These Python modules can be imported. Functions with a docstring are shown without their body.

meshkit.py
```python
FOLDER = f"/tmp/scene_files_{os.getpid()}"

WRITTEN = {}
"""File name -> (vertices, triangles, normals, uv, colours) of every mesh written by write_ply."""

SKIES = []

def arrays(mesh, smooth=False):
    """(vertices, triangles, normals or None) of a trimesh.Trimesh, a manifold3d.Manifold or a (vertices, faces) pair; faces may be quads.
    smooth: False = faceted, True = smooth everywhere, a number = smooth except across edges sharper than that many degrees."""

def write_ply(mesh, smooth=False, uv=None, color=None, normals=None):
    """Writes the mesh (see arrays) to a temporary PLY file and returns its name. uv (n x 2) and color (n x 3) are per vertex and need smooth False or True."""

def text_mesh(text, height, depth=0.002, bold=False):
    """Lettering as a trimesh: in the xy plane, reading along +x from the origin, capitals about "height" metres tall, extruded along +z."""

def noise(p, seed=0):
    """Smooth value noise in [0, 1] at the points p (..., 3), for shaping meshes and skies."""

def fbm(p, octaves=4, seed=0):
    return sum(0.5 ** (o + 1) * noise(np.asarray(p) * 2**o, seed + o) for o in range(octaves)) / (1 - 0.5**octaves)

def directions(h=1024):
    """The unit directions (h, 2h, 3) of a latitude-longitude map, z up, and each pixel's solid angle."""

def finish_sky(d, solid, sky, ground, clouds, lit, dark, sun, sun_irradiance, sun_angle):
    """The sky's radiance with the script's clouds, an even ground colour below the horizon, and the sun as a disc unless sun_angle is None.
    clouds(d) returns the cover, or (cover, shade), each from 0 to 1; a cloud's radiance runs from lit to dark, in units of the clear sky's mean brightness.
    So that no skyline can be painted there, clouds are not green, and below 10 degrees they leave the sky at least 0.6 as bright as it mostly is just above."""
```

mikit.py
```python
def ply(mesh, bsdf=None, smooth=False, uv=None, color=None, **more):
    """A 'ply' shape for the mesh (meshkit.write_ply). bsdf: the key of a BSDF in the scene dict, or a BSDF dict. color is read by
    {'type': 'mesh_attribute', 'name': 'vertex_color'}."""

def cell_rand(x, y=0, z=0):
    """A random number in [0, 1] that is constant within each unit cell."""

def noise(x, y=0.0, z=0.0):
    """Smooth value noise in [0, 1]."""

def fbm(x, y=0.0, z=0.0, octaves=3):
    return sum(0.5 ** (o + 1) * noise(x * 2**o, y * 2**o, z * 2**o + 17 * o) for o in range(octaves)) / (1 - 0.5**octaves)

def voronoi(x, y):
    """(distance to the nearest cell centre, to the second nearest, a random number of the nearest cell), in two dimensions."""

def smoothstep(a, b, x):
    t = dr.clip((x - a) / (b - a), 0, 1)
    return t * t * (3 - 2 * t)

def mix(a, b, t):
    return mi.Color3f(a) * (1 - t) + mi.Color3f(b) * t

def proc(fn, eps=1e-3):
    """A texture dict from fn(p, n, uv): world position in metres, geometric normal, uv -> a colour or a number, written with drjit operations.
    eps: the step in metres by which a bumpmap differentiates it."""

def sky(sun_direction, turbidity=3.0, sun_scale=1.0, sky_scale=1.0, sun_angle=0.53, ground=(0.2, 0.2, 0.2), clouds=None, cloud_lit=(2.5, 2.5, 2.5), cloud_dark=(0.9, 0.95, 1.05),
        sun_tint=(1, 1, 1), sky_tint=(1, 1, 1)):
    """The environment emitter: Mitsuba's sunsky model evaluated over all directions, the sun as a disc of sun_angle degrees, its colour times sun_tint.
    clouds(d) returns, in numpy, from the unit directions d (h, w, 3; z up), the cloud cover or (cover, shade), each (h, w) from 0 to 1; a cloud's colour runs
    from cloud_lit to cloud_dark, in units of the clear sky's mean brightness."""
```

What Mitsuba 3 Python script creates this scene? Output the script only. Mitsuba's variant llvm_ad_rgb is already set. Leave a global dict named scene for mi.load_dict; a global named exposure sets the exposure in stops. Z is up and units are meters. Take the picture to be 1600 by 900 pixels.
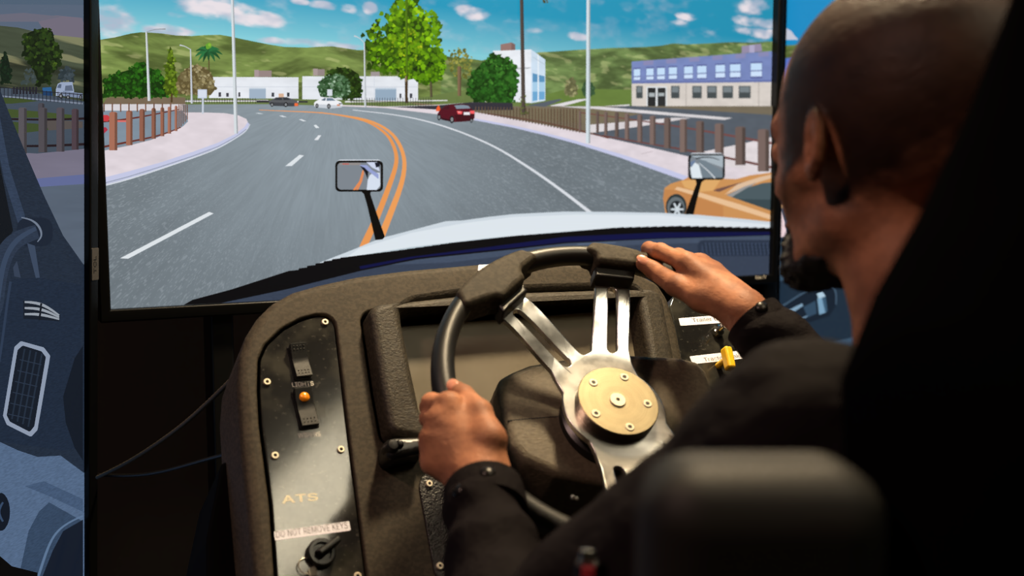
import math, numpy as np, trimesh, shapely, drjit as dr, mitsuba as mi, mikit, meshkit
from shapely.geometry import Polygon, box as sbox
from shapely import affinity
from numpy import sin, cos, radians as R
T = mi.ScalarTransform4f
scene, labels = {}, {}

# ---------------------------------------------------------------- camera, lights, exposure
# World = the cab of the simulator: x to the driver's right, y forward, z up, metres. Floor at z = 0.
F, YAW, PIT = 1537.0, R(29.4), R(5.4)
EYE = np.array([0, 0, 1.30])
FW = np.array([sin(YAW) * cos(PIT), cos(YAW) * cos(PIT), -sin(PIT)])
RT = np.array([cos(YAW), -sin(YAW), 0.0])
UP = np.cross(RT, FW)
exposure = 0.0
scene['camera'] = {'type': 'thinlens', 'fov': float(2 * np.degrees(np.arctan(800 / F))), 'fov_axis': 'x', 'aperture_radius': 0.0046, 'focus_distance': 1.38,
                   'near_clip': 0.02, 'far_clip': 60.0, 'to_world': T().look_at(EYE.tolist(), (EYE + FW).tolist(), [0, 0, 1])}
PANEL = dict(c=(0.996, -0.229), half=(0.37, 0.17), turn=47, z=2.70, rad=(15, 13.2, 9.4))      # large ceiling panel behind the driver
SPOT = dict(c=(1.05, 1.20), z=2.66, r=0.11, rad=(640, 500, 315))
SPOT2 = dict(c=(-0.85, 0.62), z=2.66, r=0.11, rad=(190, 122, 104))  # added lamp, stands in for screen light on the head
PANEL2 = dict(c=(1.50, 0.20), half=(0.42, 0.17), turn=47, z=2.70, rad=(2.6, 2.25, 1.65))                               # added dim ceiling panel, brightens the spokes and the column cover
SCREEN_GAIN = 1.0


def lin(c, k=1.0):
    c = np.asarray(c, float) / 255
    return np.where(c <= 0.04045, c / 12.92, ((c + 0.055) / 1.055) ** 2.4) * k


def rgb(c, k=1.0):
    return {'type': 'rgb', 'value': [float(x) for x in lin(c, k)]}


def ray(x, y):
    return FW + RT * (x - 800) / F + UP * (450 - y) / F


def at(x, y, d):
    """The point seen at pixel x, y of the photograph, d metres deep."""
    return EYE + ray(x, y) * d


def on(x, y, p, n):
    r = ray(x, y)
    return EYE + r * (np.dot(p - EYE, n) / np.dot(r, n))


class Plane:
    """A plane of the scene with its own two axes: px() gives plane coordinates of what the photograph shows there, p3() the point in the world."""
    def __init__(self, o, u, n):
        self.o, self.n = np.asarray(o, float), np.asarray(n, float) / np.linalg.norm(n)
        u = np.asarray(u, float)
        self.u = u - self.n * (u @ self.n)
        self.u /= np.linalg.norm(self.u)
        self.v = np.cross(self.n, self.u)

    def px(self, x, y, h=0.0):
        q = on(x, y, self.o + self.n * h, self.n) - self.o
        return np.array([q @ self.u, q @ self.v])

    def pts(self, pts, h=0.0):
        return np.array([self.px(x, y, h) for x, y in pts])

    def p3(self, a, b, h=0.0):
        return self.o + self.u * a + self.v * b + self.n * h

    def mat(self, a=0, b=0, h=0):
        m = np.eye(4)
        m[:3, 0], m[:3, 1], m[:3, 2], m[:3, 3] = self.u, self.v, self.n, self.p3(a, b, h)
        return m


# ---------------------------------------------------------------- mesh helpers
def xf(mesh, m):
    mesh = mesh.copy()
    mesh.apply_transform(m)
    return mesh


def cat(*ms):
    return trimesh.util.concatenate(list(ms))


def frame(o, n, u=(1, 0, 0)):
    return Plane(o, u, n).mat()


def rbox(lo, hi, r, seg=2):
    """A box with rounded edges."""
    lo, hi = np.asarray(lo, float), np.asarray(hi, float)
    r = min(r, *(0.499 * (hi - lo)))
    s = trimesh.creation.icosphere(subdivisions=seg, radius=r).vertices
    cs = np.array([[x, y, z] for x in (lo[0] + r, hi[0] - r) for y in (lo[1] + r, hi[1] - r) for z in (lo[2] + r, hi[2] - r)])
    return trimesh.convex.convex_hull((cs[:, None] + s[None]).reshape(-1, 3))


def box(lo, hi):
    lo, hi = np.asarray(lo, float), np.asarray(hi, float)
    b = trimesh.creation.box(hi - lo)
    b.apply_translation((lo + hi) / 2)
    return b


def disc_solid(prof, n=40):
    """Lathe around z of a profile (r, z)."""
    return trimesh.creation.revolve(np.array(prof, float), sections=n)


def tube(path, rad, n=14, caps=True):
    """A round tube along a polyline; rad may be one number or one per point."""
    P = np.asarray(path, float)
    rr = np.broadcast_to(np.asarray(rad, float), (len(P),))
    t = np.gradient(P, axis=0)
    t /= np.linalg.norm(t, axis=1, keepdims=True)
    a = np.cross(t[0], [0.3, 0.2, 0.9])
    a /= np.linalg.norm(a)
    rings = []
    for k in range(len(P)):
        a = a - t[k] * (a @ t[k])
        a /= np.linalg.norm(a)
        b = np.cross(t[k], a)
        th = np.arange(n) * 2 * np.pi / n
        rings.append(P[k] + rr[k] * (np.cos(th)[:, None] * a + np.sin(th)[:, None] * b))
    v = np.vstack(rings)
    f = []
    i = np.arange(n)
    j = (i + 1) % n
    for k in range(len(P) - 1):
        f += [np.stack([k * n + i, k * n + j, (k + 1) * n + j], 1), np.stack([k * n + i, (k + 1) * n + j, (k + 1) * n + i], 1)]
    if caps:
        v = np.vstack([v, P[0], P[-1]])
        f += [np.stack([i * 0 + len(v) - 2, j, i], 1), np.stack([i * 0 + len(v) - 1, (len(P) - 1) * n + i, (len(P) - 1) * n + j], 1)]
    return trimesh.Trimesh(v, np.vstack(f), process=False)


def spline(pts, n=60, closed=False):
    from scipy.interpolate import CubicSpline
    p = np.asarray(pts, float)
    if closed:
        p = np.vstack([p, p[:1]])
    s = np.r_[0, np.cumsum(np.linalg.norm(np.diff(p, axis=0), axis=1) ** 0.5)]
    return CubicSpline(s, p, bc_type='periodic' if closed else 'natural')(np.linspace(0, s[-1], n + closed))[: n]


def soften(pts, r, seg=0.004):
    """A polygon with rounded corners, evenly sampled."""
    g = Polygon(pts).buffer(-r, join_style=1).buffer(2 * r, join_style=1).buffer(-r, join_style=1)
    if g.geom_type != 'Polygon':
        g = max(g.geoms, key=lambda x: x.area)
    ring = g.exterior
    n = max(24, int(ring.length / seg))
    q = np.array([ring.interpolate(k / n, normalized=True).coords[0] for k in range(n)])
    return q if Polygon(q).exterior.is_ccw else q[::-1]


def inset(q, d):
    t = np.roll(q, -1, 0) - np.roll(q, 1, 0)
    t /= np.linalg.norm(t, axis=1, keepdims=True) + 1e-12
    return q + d * np.stack([-t[:, 1], t[:, 0]], 1)


def cap(rings2, z, flip=False):
    v, f = trimesh.creation.triangulate_polygon(Polygon(rings2[0], rings2[1:]), engine='earcut')
    v3 = np.c_[v, np.full(len(v), z)]
    a = trimesh.Trimesh(v3, f, process=False)
    n = a.face_normals[:, 2].sum()
    if (n < 0) != flip:
        a.invert()
    return a


def walls(levels):
    """levels: list of (ring (n,2), z) from bottom to top, ccw: side faces."""
    n = len(levels[0][0])
    v = np.vstack([np.c_[q, np.full(n, z)] for q, z in levels])
    i = np.arange(n)
    j = (i + 1) % n
    f = []
    for k in range(len(levels) - 1):
        f += [np.stack([k * n + i, k * n + j, (k + 1) * n + j], 1), np.stack([k * n + i, (k + 1) * n + j, (k + 1) * n + i], 1)]
    return trimesh.Trimesh(v, np.vstack(f), process=False)


def slab(outer, z0, z1, r=0.003, holes=(), steps=3, taper=0.0, rh=None):
    rh = r if rh is None else rh
    """A plate between z0 and z1 with a rounded top edge (and rounded hole rims); taper pushes the bottom outline in."""
    ths = np.linspace(0, np.pi / 2, steps + 1)
    lev = [(inset(outer, taper), z0)] + [(inset(outer, r * (1 - np.cos(t))), z1 - r + r * np.sin(t)) for t in ths]
    hl = []
    for hq in holes:
        hl.append([(hq, z0)] + [(inset(hq, -rh * (1 - np.cos(t))), z1 - rh + rh * np.sin(t)) for t in ths])
    parts = [walls(lev), cap([lev[-1][0]] + [h[-1][0] for h in hl], z1), cap([lev[0][0]] + [h[0][0] for h in hl], z0, True)]
    for h in hl:
        w = walls(h)
        w.invert()
        parts.append(w)
    m = cat(*parts)
    m.merge_vertices(digits_vertex=7)
    return m


def rrect(x0, y0, x1, y1, r, n=6):
    q = []
    for cx, cy, a in ((x1 - r, y1 - r, 0), (x0 + r, y1 - r, 90), (x0 + r, y0 + r, 180), (x1 - r, y0 + r, 270)):
        for t in np.linspace(a, a + 90, n):
            q.append((cx + r * cos(R(t)), cy + r * sin(R(t))))
    return np.array(q)


def circle(cx, cy, r, n=32):
    t = np.arange(n) * 2 * np.pi / n
    return np.stack([cx + r * np.cos(t), cy + r * np.sin(t)], 1)


def text(s, height, depth=0.0004, bold=False):
    return meshkit.text_mesh(s, height, depth, bold)


def text_on(pl, s, px0, px1, height, h=0.0, depth=0.0004, bold=False):
    """Lettering lying on the plane, from pixel px0 (left end of the baseline) towards px1, scaled to fit between them."""
    a, b = pl.px(*px0, h), pl.px(*px1, h)
    m = text(s, 1.0, 1.0, bold)
    w = m.bounds[1, 0] - m.bounds[0, 0]
    m.apply_translation([-m.bounds[0, 0], 0, 0])
    e = (b - a) / np.linalg.norm(b - a)
    sx = np.linalg.norm(b - a) / w
    M = np.eye(4)
    M[:3, 0] = (pl.u * e[0] + pl.v * e[1]) * sx
    M[:3, 1] = (-pl.u * e[1] + pl.v * e[0]) * height
    M[:3, 2] = pl.n * depth
    M[:3, 3] = pl.p3(a[0], a[1], h)
    return xf(m, M)


def numbered(key):
    if key not in labels and key not in scene and not any(k.startswith(key + '__') for k in scene):
        return key
    n = 1
    while f'{key}_{n:03d}' in labels or f'{key}_{n:03d}' in scene or any(k.startswith(f'{key}_{n:03d}__') for k in scene):
        n += 1
    return f'{key}_{n:03d}'


def thing(name, label, category, group=None):
    key = numbered(name)
    labels[key] = {'label': label, 'category': category}
    if group:
        labels[key]['group'] = group
    return key


def add(key, mesh, bsdf, parent=None, smooth=40, label=None, kind=None, **more):
    key = numbered(f'{parent}__{key}' if parent else key)
    scene[key] = mikit.ply(mesh, bsdf, smooth=smooth, **more)
    if label:
        labels.setdefault(key, {})['label'] = label
    if kind:
        labels.setdefault(key, {})['kind'] = kind
    return key


def tag(key, label, category, group=None):
    labels.setdefault(key, {}).update({'label': label, 'category': category})
    if group:
        labels[key]['group'] = group
    return key


# ---------------------------------------------------------------- materials
def principled(c, rough=0.5, k=1.0, **more):
    return {'type': 'principled', 'base_color': rgb(c, k) if not isinstance(c, dict) else c, 'roughness': rough, **more}


def leather(p, n, uv):
    return mikit.fbm(p.x * 560, p.y * 560, p.z * 560, 2)


def leather_col(c0, c1):
    a, b = [float(x) for x in lin(c0)], [float(x) for x in lin(c1)]

    def fn(p, n, uv):
        t = mikit.smoothstep(0.35, 0.65, mikit.fbm(p.x * 300, p.y * 300, p.z * 300, 3)) * 0.7 + 0.3 * mikit.fbm(p.x * 12, p.y * 12, p.z * 12, 2)
        return mikit.mix(a, b, t)
    return mikit.proc(fn)


def bump(b, fn, scale, eps=4e-4):
    return {'type': 'bumpmap', 'bsdf': b, 'texture': mikit.proc(fn, eps), 'scale': scale}


def brushed(p, n, uv):
    # concentric machining marks of the hub disc
    q = p - mi.Point3f(*[float(x) for x in HUB])
    r = dr.sqrt(dr.squared_norm(q))
    m = mikit.noise(r * 2600, 3.0) * 0.5 + mikit.fbm(p.x * 55, p.y * 55, p.z * 55, 2) * 0.5
    return mikit.mix([float(x) for x in lin((136, 123, 97))], [float(x) for x in lin((164, 151, 121))], m)


def worn_metal(p, n, uv):
    a = mikit.fbm(p.x * 38, p.y * 38, p.z * 38, 4)
    s = mikit.smoothstep(0.38, 0.62, a)
    return mikit.mix([0.86, 0.84, 0.80], [0.5, 0.485, 0.46], s)


def worn_rough(p, n, uv):
    return 0.20 + 0.26 * mikit.fbm(p.x * 60, p.y * 60, p.z * 60, 3)


def grime(p, n, uv):
    a = mikit.fbm(p.x * 30, p.y * 30, p.z * 30, 4)
    sp = mikit.smoothstep(0.70, 0.80, mikit.fbm(p.x * 260 + 9, p.y * 260, p.z * 260, 2))
    return mikit.mix([0.010, 0.010, 0.010], [0.035, 0.034, 0.028], mikit.smoothstep(0.40, 0.75, a)) + mi.Color3f(0.10, 0.095, 0.08) * sp * 0.25


def grime_rough(p, n, uv):
    a = mikit.fbm(p.x * 30, p.y * 30, p.z * 30, 4)
    sp = mikit.smoothstep(0.66, 0.76, mikit.fbm(p.x * 170 + 4, p.y * 170, p.z * 170, 2))
    return 0.02 + 0.03 * a + 0.22 * sp


HEAD = {}                  # set with the head below


def skin_col(p, n, uv):
    a = mikit.fbm(p.x * 42, p.y * 42, p.z * 42, 4)
    b = mikit.fbm(p.x * 500, p.y * 500, p.z * 500, 2)
    c = mikit.mix([0.185, 0.074, 0.038], [0.43, 0.185, 0.095], 0.75 * mikit.smoothstep(0.25, 0.75, a) + 0.25 * b)
    # closely shaved hair over the scalp, from the hairline down to the nape, darkened further against lamp light on the crown
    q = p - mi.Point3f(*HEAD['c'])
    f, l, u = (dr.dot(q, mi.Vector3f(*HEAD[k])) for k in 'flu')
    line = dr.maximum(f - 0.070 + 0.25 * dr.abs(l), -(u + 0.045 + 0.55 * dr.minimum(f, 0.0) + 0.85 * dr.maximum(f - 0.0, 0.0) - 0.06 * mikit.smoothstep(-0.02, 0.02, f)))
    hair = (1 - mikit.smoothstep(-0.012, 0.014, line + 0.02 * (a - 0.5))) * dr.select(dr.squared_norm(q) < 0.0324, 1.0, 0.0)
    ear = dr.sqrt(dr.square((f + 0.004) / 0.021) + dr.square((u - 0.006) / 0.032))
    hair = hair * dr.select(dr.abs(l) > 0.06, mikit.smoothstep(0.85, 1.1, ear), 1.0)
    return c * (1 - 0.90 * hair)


def skin_bump(p, n, uv):
    return mikit.fbm(p.x * 700, p.y * 700, p.z * 700, 3) + 1.5 * mikit.fbm(p.x * 150, p.y * 150, p.z * 150, 2)


def cloth_bump(p, n, uv):
    return mikit.fbm(p.x * 900, p.y * 900, p.z * 900, 2) + 4 * mikit.fbm(p.x * 60, p.y * 60, p.z * 60, 3)


def curtain(p, n, uv):
    a = mikit.fbm(p.x * 5, p.z * 3, 1.0, 3)
    b = mikit.noise(p.x * 900, p.z * 900)
    return mikit.mix([0.009, 0.008, 0.0055], [0.022, 0.019, 0.013], 0.7 * a + 0.3 * b)


def floor_col(p, n, uv):
    return mikit.mix([0.012, 0.012, 0.013], [0.03, 0.03, 0.03], mikit.fbm(p.x * 40, p.y * 40, 0.0, 3))


HUB = np.zeros(3)          # set with the wheel below, before the renderer evaluates the texture
B = {
    'dash_leather': bump(principled(leather_col((44, 39, 30), (62, 54, 42)), 0.68, specular=0.25), leather, 0.0003),
    'pad_leather': bump(principled(leather_col((36, 32, 25), (56, 50, 39)), 0.6, specular=0.3), leather, 0.0006),
    'grip_leather': bump(principled(leather_col((46, 42, 34), (64, 58, 47)), 0.68, specular=0.2), leather, 0.00018),
    'rim_leather': principled((20, 19, 17), 0.42, specular=0.4),
    'shroud': bump(principled(leather_col((80, 72, 58), (94, 85, 69)), 0.62, specular=0.3), leather, 0.0006),
    'shroud_shaded': principled((40, 36, 42), 0.5),  # shaded copy of the shroud: dark tone for its unlit underside
    'display': principled((92, 84, 67), 0.5),
    'gloss_plate': principled(mikit.proc(grime), 0.12, specular=0.5),
    'textured_plate': bump(principled((30, 28, 28), 0.45), leather, 0.0018),
    'black_plastic': principled((14, 14, 14), 0.35),
    'switch_plastic': principled((9, 9, 9), 0.45, specular=0.25),
    'black_matt': principled((5, 5, 5), 0.8, specular=0.05),
    'recess': principled((8, 8, 8), 0.8),
    'bezel': principled((6, 6, 6), 0.35, specular=0.25),
    'bezel_front': principled((26, 24, 22), 0.35),
    'logo_plate': principled((66, 62, 58), 0.4),
    'aluminium': principled(mikit.proc(worn_metal), 0.24, metallic=1.0),
    'hub_metal': principled(mikit.proc(brushed), 0.45, metallic=1.0),
    'hub_side': principled((120, 112, 96), 0.35, metallic=1.0),
    'chrome': principled((225, 222, 214), 0.12, metallic=1.0),
    'screw_metal': principled((225, 212, 185), 0.4, metallic=0.5),
    'dark_hole': principled((14, 12, 10), 0.6),
    'rod_metal': principled((150, 145, 130), 0.35, metallic=0.6),
    'white_print': principled((205, 200, 188), 0.6),
    'faint_print': principled((222, 212, 180), 0.6),
    'print_light': principled((215, 212, 202), 0.6),
    'sticker': principled((228, 228, 240), 0.6),
    'sticker_ink': principled((74, 64, 62), 0.7),
    'yellow_plastic': principled((225, 175, 30), 0.35),
    'amber_lens': principled((235, 140, 30), 0.2),
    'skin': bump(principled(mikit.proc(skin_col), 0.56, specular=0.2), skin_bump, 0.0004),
    'nail': principled((196, 134, 108), 0.3),
    'beard_hair': principled((16, 12, 11), 0.75),
    'jacket': bump(principled((18, 14, 15), 0.8, specular=0.06), cloth_bump, 0.0008),
    'trousers': principled((22, 22, 26), 0.85),
    'snap': principled((30, 28, 26), 0.3, metallic=0.7),
    'seat_cloth': {'type': 'diffuse', 'reflectance': rgb((6, 6, 7))},
    'armrest_vinyl': principled((28, 27, 24), 0.6, specular=0.2),
    'cable': principled((72, 64, 48), 0.5),
    'black_cable': principled((14, 12, 10), 0.4),
    'buckle_red': principled((150, 40, 48), 0.45),
    'curtain': principled(mikit.proc(curtain), 0.9),
    'floor': principled(mikit.proc(floor_col), 0.7),
    'ceiling': principled((58, 52, 44), 0.8),
    'lamp_housing': principled((200, 198, 190), 0.5),
    'eye': principled((215, 205, 195), 0.15),
    'iris': principled((22, 14, 10), 0.1),
}
for k, b in B.items():
    scene['material_' + k] = {'type': 'twosided', 'bsdf': b} if b['type'] != 'twosided' else b


def M(k):
    return 'material_' + k


# ---------------------------------------------------------------- the room
add('floor', box((-2.2, -1.6, -0.06), (3.6, 2.6, 0.0)), M('floor'), kind='structure', smooth=False)
add('wall_front', box((-2.2, 2.3, 0.0), (3.6, 2.4, 2.9)), M('curtain'), kind='structure', smooth=False)
add('wall_left', box((-2.3, -1.6, 0.0), (-2.2, 2.4, 2.9)), M('curtain'), kind='structure', smooth=False)
add('wall_right', box((3.6, -1.6, 0.0), (3.7, 2.4, 2.9)), M('curtain'), kind='structure', smooth=False)
add('wall_rear', box((-2.2, -1.7, 0.0), (3.6, -1.6, 2.9)), M('curtain'), kind='structure', smooth=False)
add('ceiling', box((-2.2, -1.6, 2.78), (3.6, 2.4, 2.9)), M('ceiling'), kind='structure', smooth=False)

def ceiling_panel(PN, label):
    t = thing('ceiling_light', label, 'ceiling light')
    hx, hy = PN['half']
    Mx = np.array(T().translate([*PN['c'], PN['z']]).rotate([0, 0, 1], PN['turn']).matrix, float)
    add('housing', xf(cat(box((-hx - .03, -hy - .03, 0.012), (hx + .03, hy + .03, 0.078)), box((-hx - .03, -hy - .03, 0), (-hx, hy + .03, .012)), box((hx, -hy - .03, 0), (hx + .03, hy + .03, .012)),
                          box((-hx, -hy - .03, 0), (hx, -hy, .012)), box((-hx, hy, 0), (hx, hy + .03, .012))), Mx), M('lamp_housing'), t, smooth=False)
    pan = trimesh.Trimesh([[-hx, -hy, .006], [hx, -hy, .006], [hx, hy, .006], [-hx, hy, .006]], [[0, 2, 1], [0, 3, 2]], process=False)
    add('diffuser', xf(pan, Mx), M('lamp_housing'), t, smooth=False, emitter={'type': 'area', 'radiance': {'type': 'rgb', 'value': list(PN['rad'])}, 'sampling_weight': 1.0})


ceiling_panel(PANEL, 'warm white ceiling panel light above and behind the driver')
ceiling_panel(PANEL2, 'added dimmer ceiling panel above and to the right of the driver, brightening the spokes')
def downlight(SP, label):
    t = thing('downlight', label, 'ceiling light')
    mx = np.array(T().translate([*SP['c'], SP['z']]).matrix, float)
    add('housing', xf(disc_solid([(SP['r'], 0.0), (SP['r'] + .02, 0.0), (SP['r'] + .02, 2.78 - SP['z']), (0, 2.78 - SP['z']), (0, .03), (SP['r'], .03)]), mx), M('lamp_housing'), t)
    q = circle(0, 0, SP['r'] - .002, 24)
    add('bulb', xf(cap([q], 0.012, True), mx), M('lamp_housing'), t, smooth=False,
        emitter={'type': 'area', 'radiance': {'type': 'rgb', 'value': list(SP['rad'])}, 'sampling_weight': 2.0})


downlight(SPOT, 'round warm downlight on the ceiling right of the steering wheel')
downlight(SPOT2, 'added round downlight left of the dashboard, in place of screen light on the head')

# ---------------------------------------------------------------- the three screens
TVN = np.array([0, -1.0, 0])
BL = on(170, 483, np.array([0, 1.70, 0]), TVN)
BR = on(1198, 428, np.array([0, 1.70, 0]), TVN)
SW = float(BR[0] - BL[0])
SH = SW * 9 / 16
WAYS = [(185, 36, 46, 27, 0.9), (335, 14, 70, 17, 1.0), (400, 30, 44, 15, 1.0), (250, 47, 50, 11, .9), (275, 24, 22, 6, .55), (425, 63, 28, 6, .8), (490, 68, 52, 8, .85), (545, 74, 30, 6, .8), (505, 8, 24, 8, .9), (470, 3, 16, 6, .8),
        (543, 14, 14, 10, .6), (578, 13, 12, 10, .8), (738, 20, 27, 12, .85), (1075, 26, 20, 7, .8), (1182, 34, 40, 9, .95), (1180, 12, 24, 16, .8), (1190, 52, 36, 8, .75), (900, 57, 19, 7, .8), (1060, 34, 14, 5, .4), (835, 48, 14, 5, .35)]


def c3(c):
    return mi.Color3f(*[float(x) for x in lin(c)])


def shades(p, n, uv):
    """What a screen shows: the colour packed in uv (red and green in u, blue and kind of surface in v), with the picture's fine grain in the screen's own x and z."""
    a = dr.floor(uv.x + 0.25)
    r = dr.floor(a / 256)
    g = a - 256 * r
    bb = dr.floor(uv.y + 0.25)
    kind = dr.floor(bb / 256)
    b = bb - 256 * kind
    def un(v):
        v = v / 255
        return dr.select(v <= 0.04045, v / 12.92, dr.power(dr.maximum((v + 0.055) / 1.055, 1e-6), 2.4))
    base = mi.Color3f(un(r), un(g), un(b))
    x, z = p.x - p.y * 0.6 + 1.02, p.z
    # 1 sky with clouds
    t = dr.clip((z - SKY0) / (SKY1 - SKY0), 0, 1)
    sky = mikit.mix(lin((134, 206, 218)).tolist(), lin((36, 154, 190)).tolist(), dr.power(t, 0.75)) * (1.0 - 0.14 * mikit.smoothstep(SKYX0, SKYX1, p.x))
    den = mi.Float(0)
    for cx, cz, rx, rz, k in CLOUDS:
        den = dr.maximum(den, k * (1 - (dr.square((p.x - cx) / rx) + dr.square((z - cz) / rz)) * 0.75))
    nz = mikit.fbm(p.x * 26, z * 52, 3.0, 4)
    cov = mikit.smoothstep(-0.05, 0.95, den + (nz - 0.5) * 2.0) * mikit.smoothstep(-0.25, 0.45, den)
    lit = mikit.mix(lin((176, 186, 205)).tolist(), lin((240, 228, 232)).tolist(), mikit.smoothstep(0.35, 0.7, mikit.fbm(p.x * 22, z * 40 + 5, 1.0, 3)))
    sky = sky * (1 - cov * 0.92) + lit * cov * 0.92
    # 2 grassy hills
    h1 = mikit.fbm(x * 16, z * 70 + mikit.noise(x * 9) * 3, 2.0, 4)
    h2 = mikit.fbm(x * 34 + 7, z * 110 + x * 8, 5.0, 3)
    h3 = mikit.fbm(x * 70, z * 260 + 3, 8.0, 2)
    hill = base * (0.82 + 0.36 * h3) * (0.58 + 0.8 * mikit.smoothstep(0.25, 0.75, h1)) + mi.Color3f(0.15, 0.14, 0.07) * mikit.smoothstep(0.55, 0.72, h2)
    # 3 asphalt, streaked away from the vanishing point
    dx, dz = p.x - VP[0], z - VP[1]
    rr = dr.sqrt(dx * dx + dz * dz) + 1e-4
    ang = dr.atan2(dx, -dz)
    st = mikit.fbm(ang * 60, dr.log(rr) * 7, 1.0, 3)
    big = mikit.fbm(ang * 9 + 3, dr.log(rr) * 3, 4.0, 3)
    sp = mikit.smoothstep(0.62, 0.85, mikit.noise(ang * 330, dr.log(rr) * 90)) * mikit.smoothstep(0.16, 0.42, rr)
    road = base * (0.86 + 0.16 * st + 0.14 * big) * (1 - 0.40 * mikit.smoothstep(0.04, 0.5, rr)) + mi.Color3f(0.06, 0.065, 0.07) * sp
    # 4 pavement and walls
    pave = base * (0.90 + 0.2 * mikit.fbm(x * 40, z * 90, 2.0, 3))
    # 5 cab plastic with a grain
    cab = base * (0.84 + 0.32 * mikit.noise(x * 900, z * 900)) 
    # 6 bonnet, brighter to the right
    out = dr.select(kind == 1, sky, base)
    out = dr.select(kind == 2, hill, out)
    out = dr.select(kind == 3, road, out)
    out = dr.select(kind == 4, pave, out)
    out = dr.select(kind == 5, cab, out)
    return mi.Color3f(dr.clip(out.x, 0, 1.0), dr.clip(out.y, 0, 1.0), dr.clip(out.z, 0, 1.0)) * SCREEN_GAIN


PICTURE = mikit.proc(shades)
GLOW = {'type': 'area', 'radiance': PICTURE, 'sampling_weight': 0.0}


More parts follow.
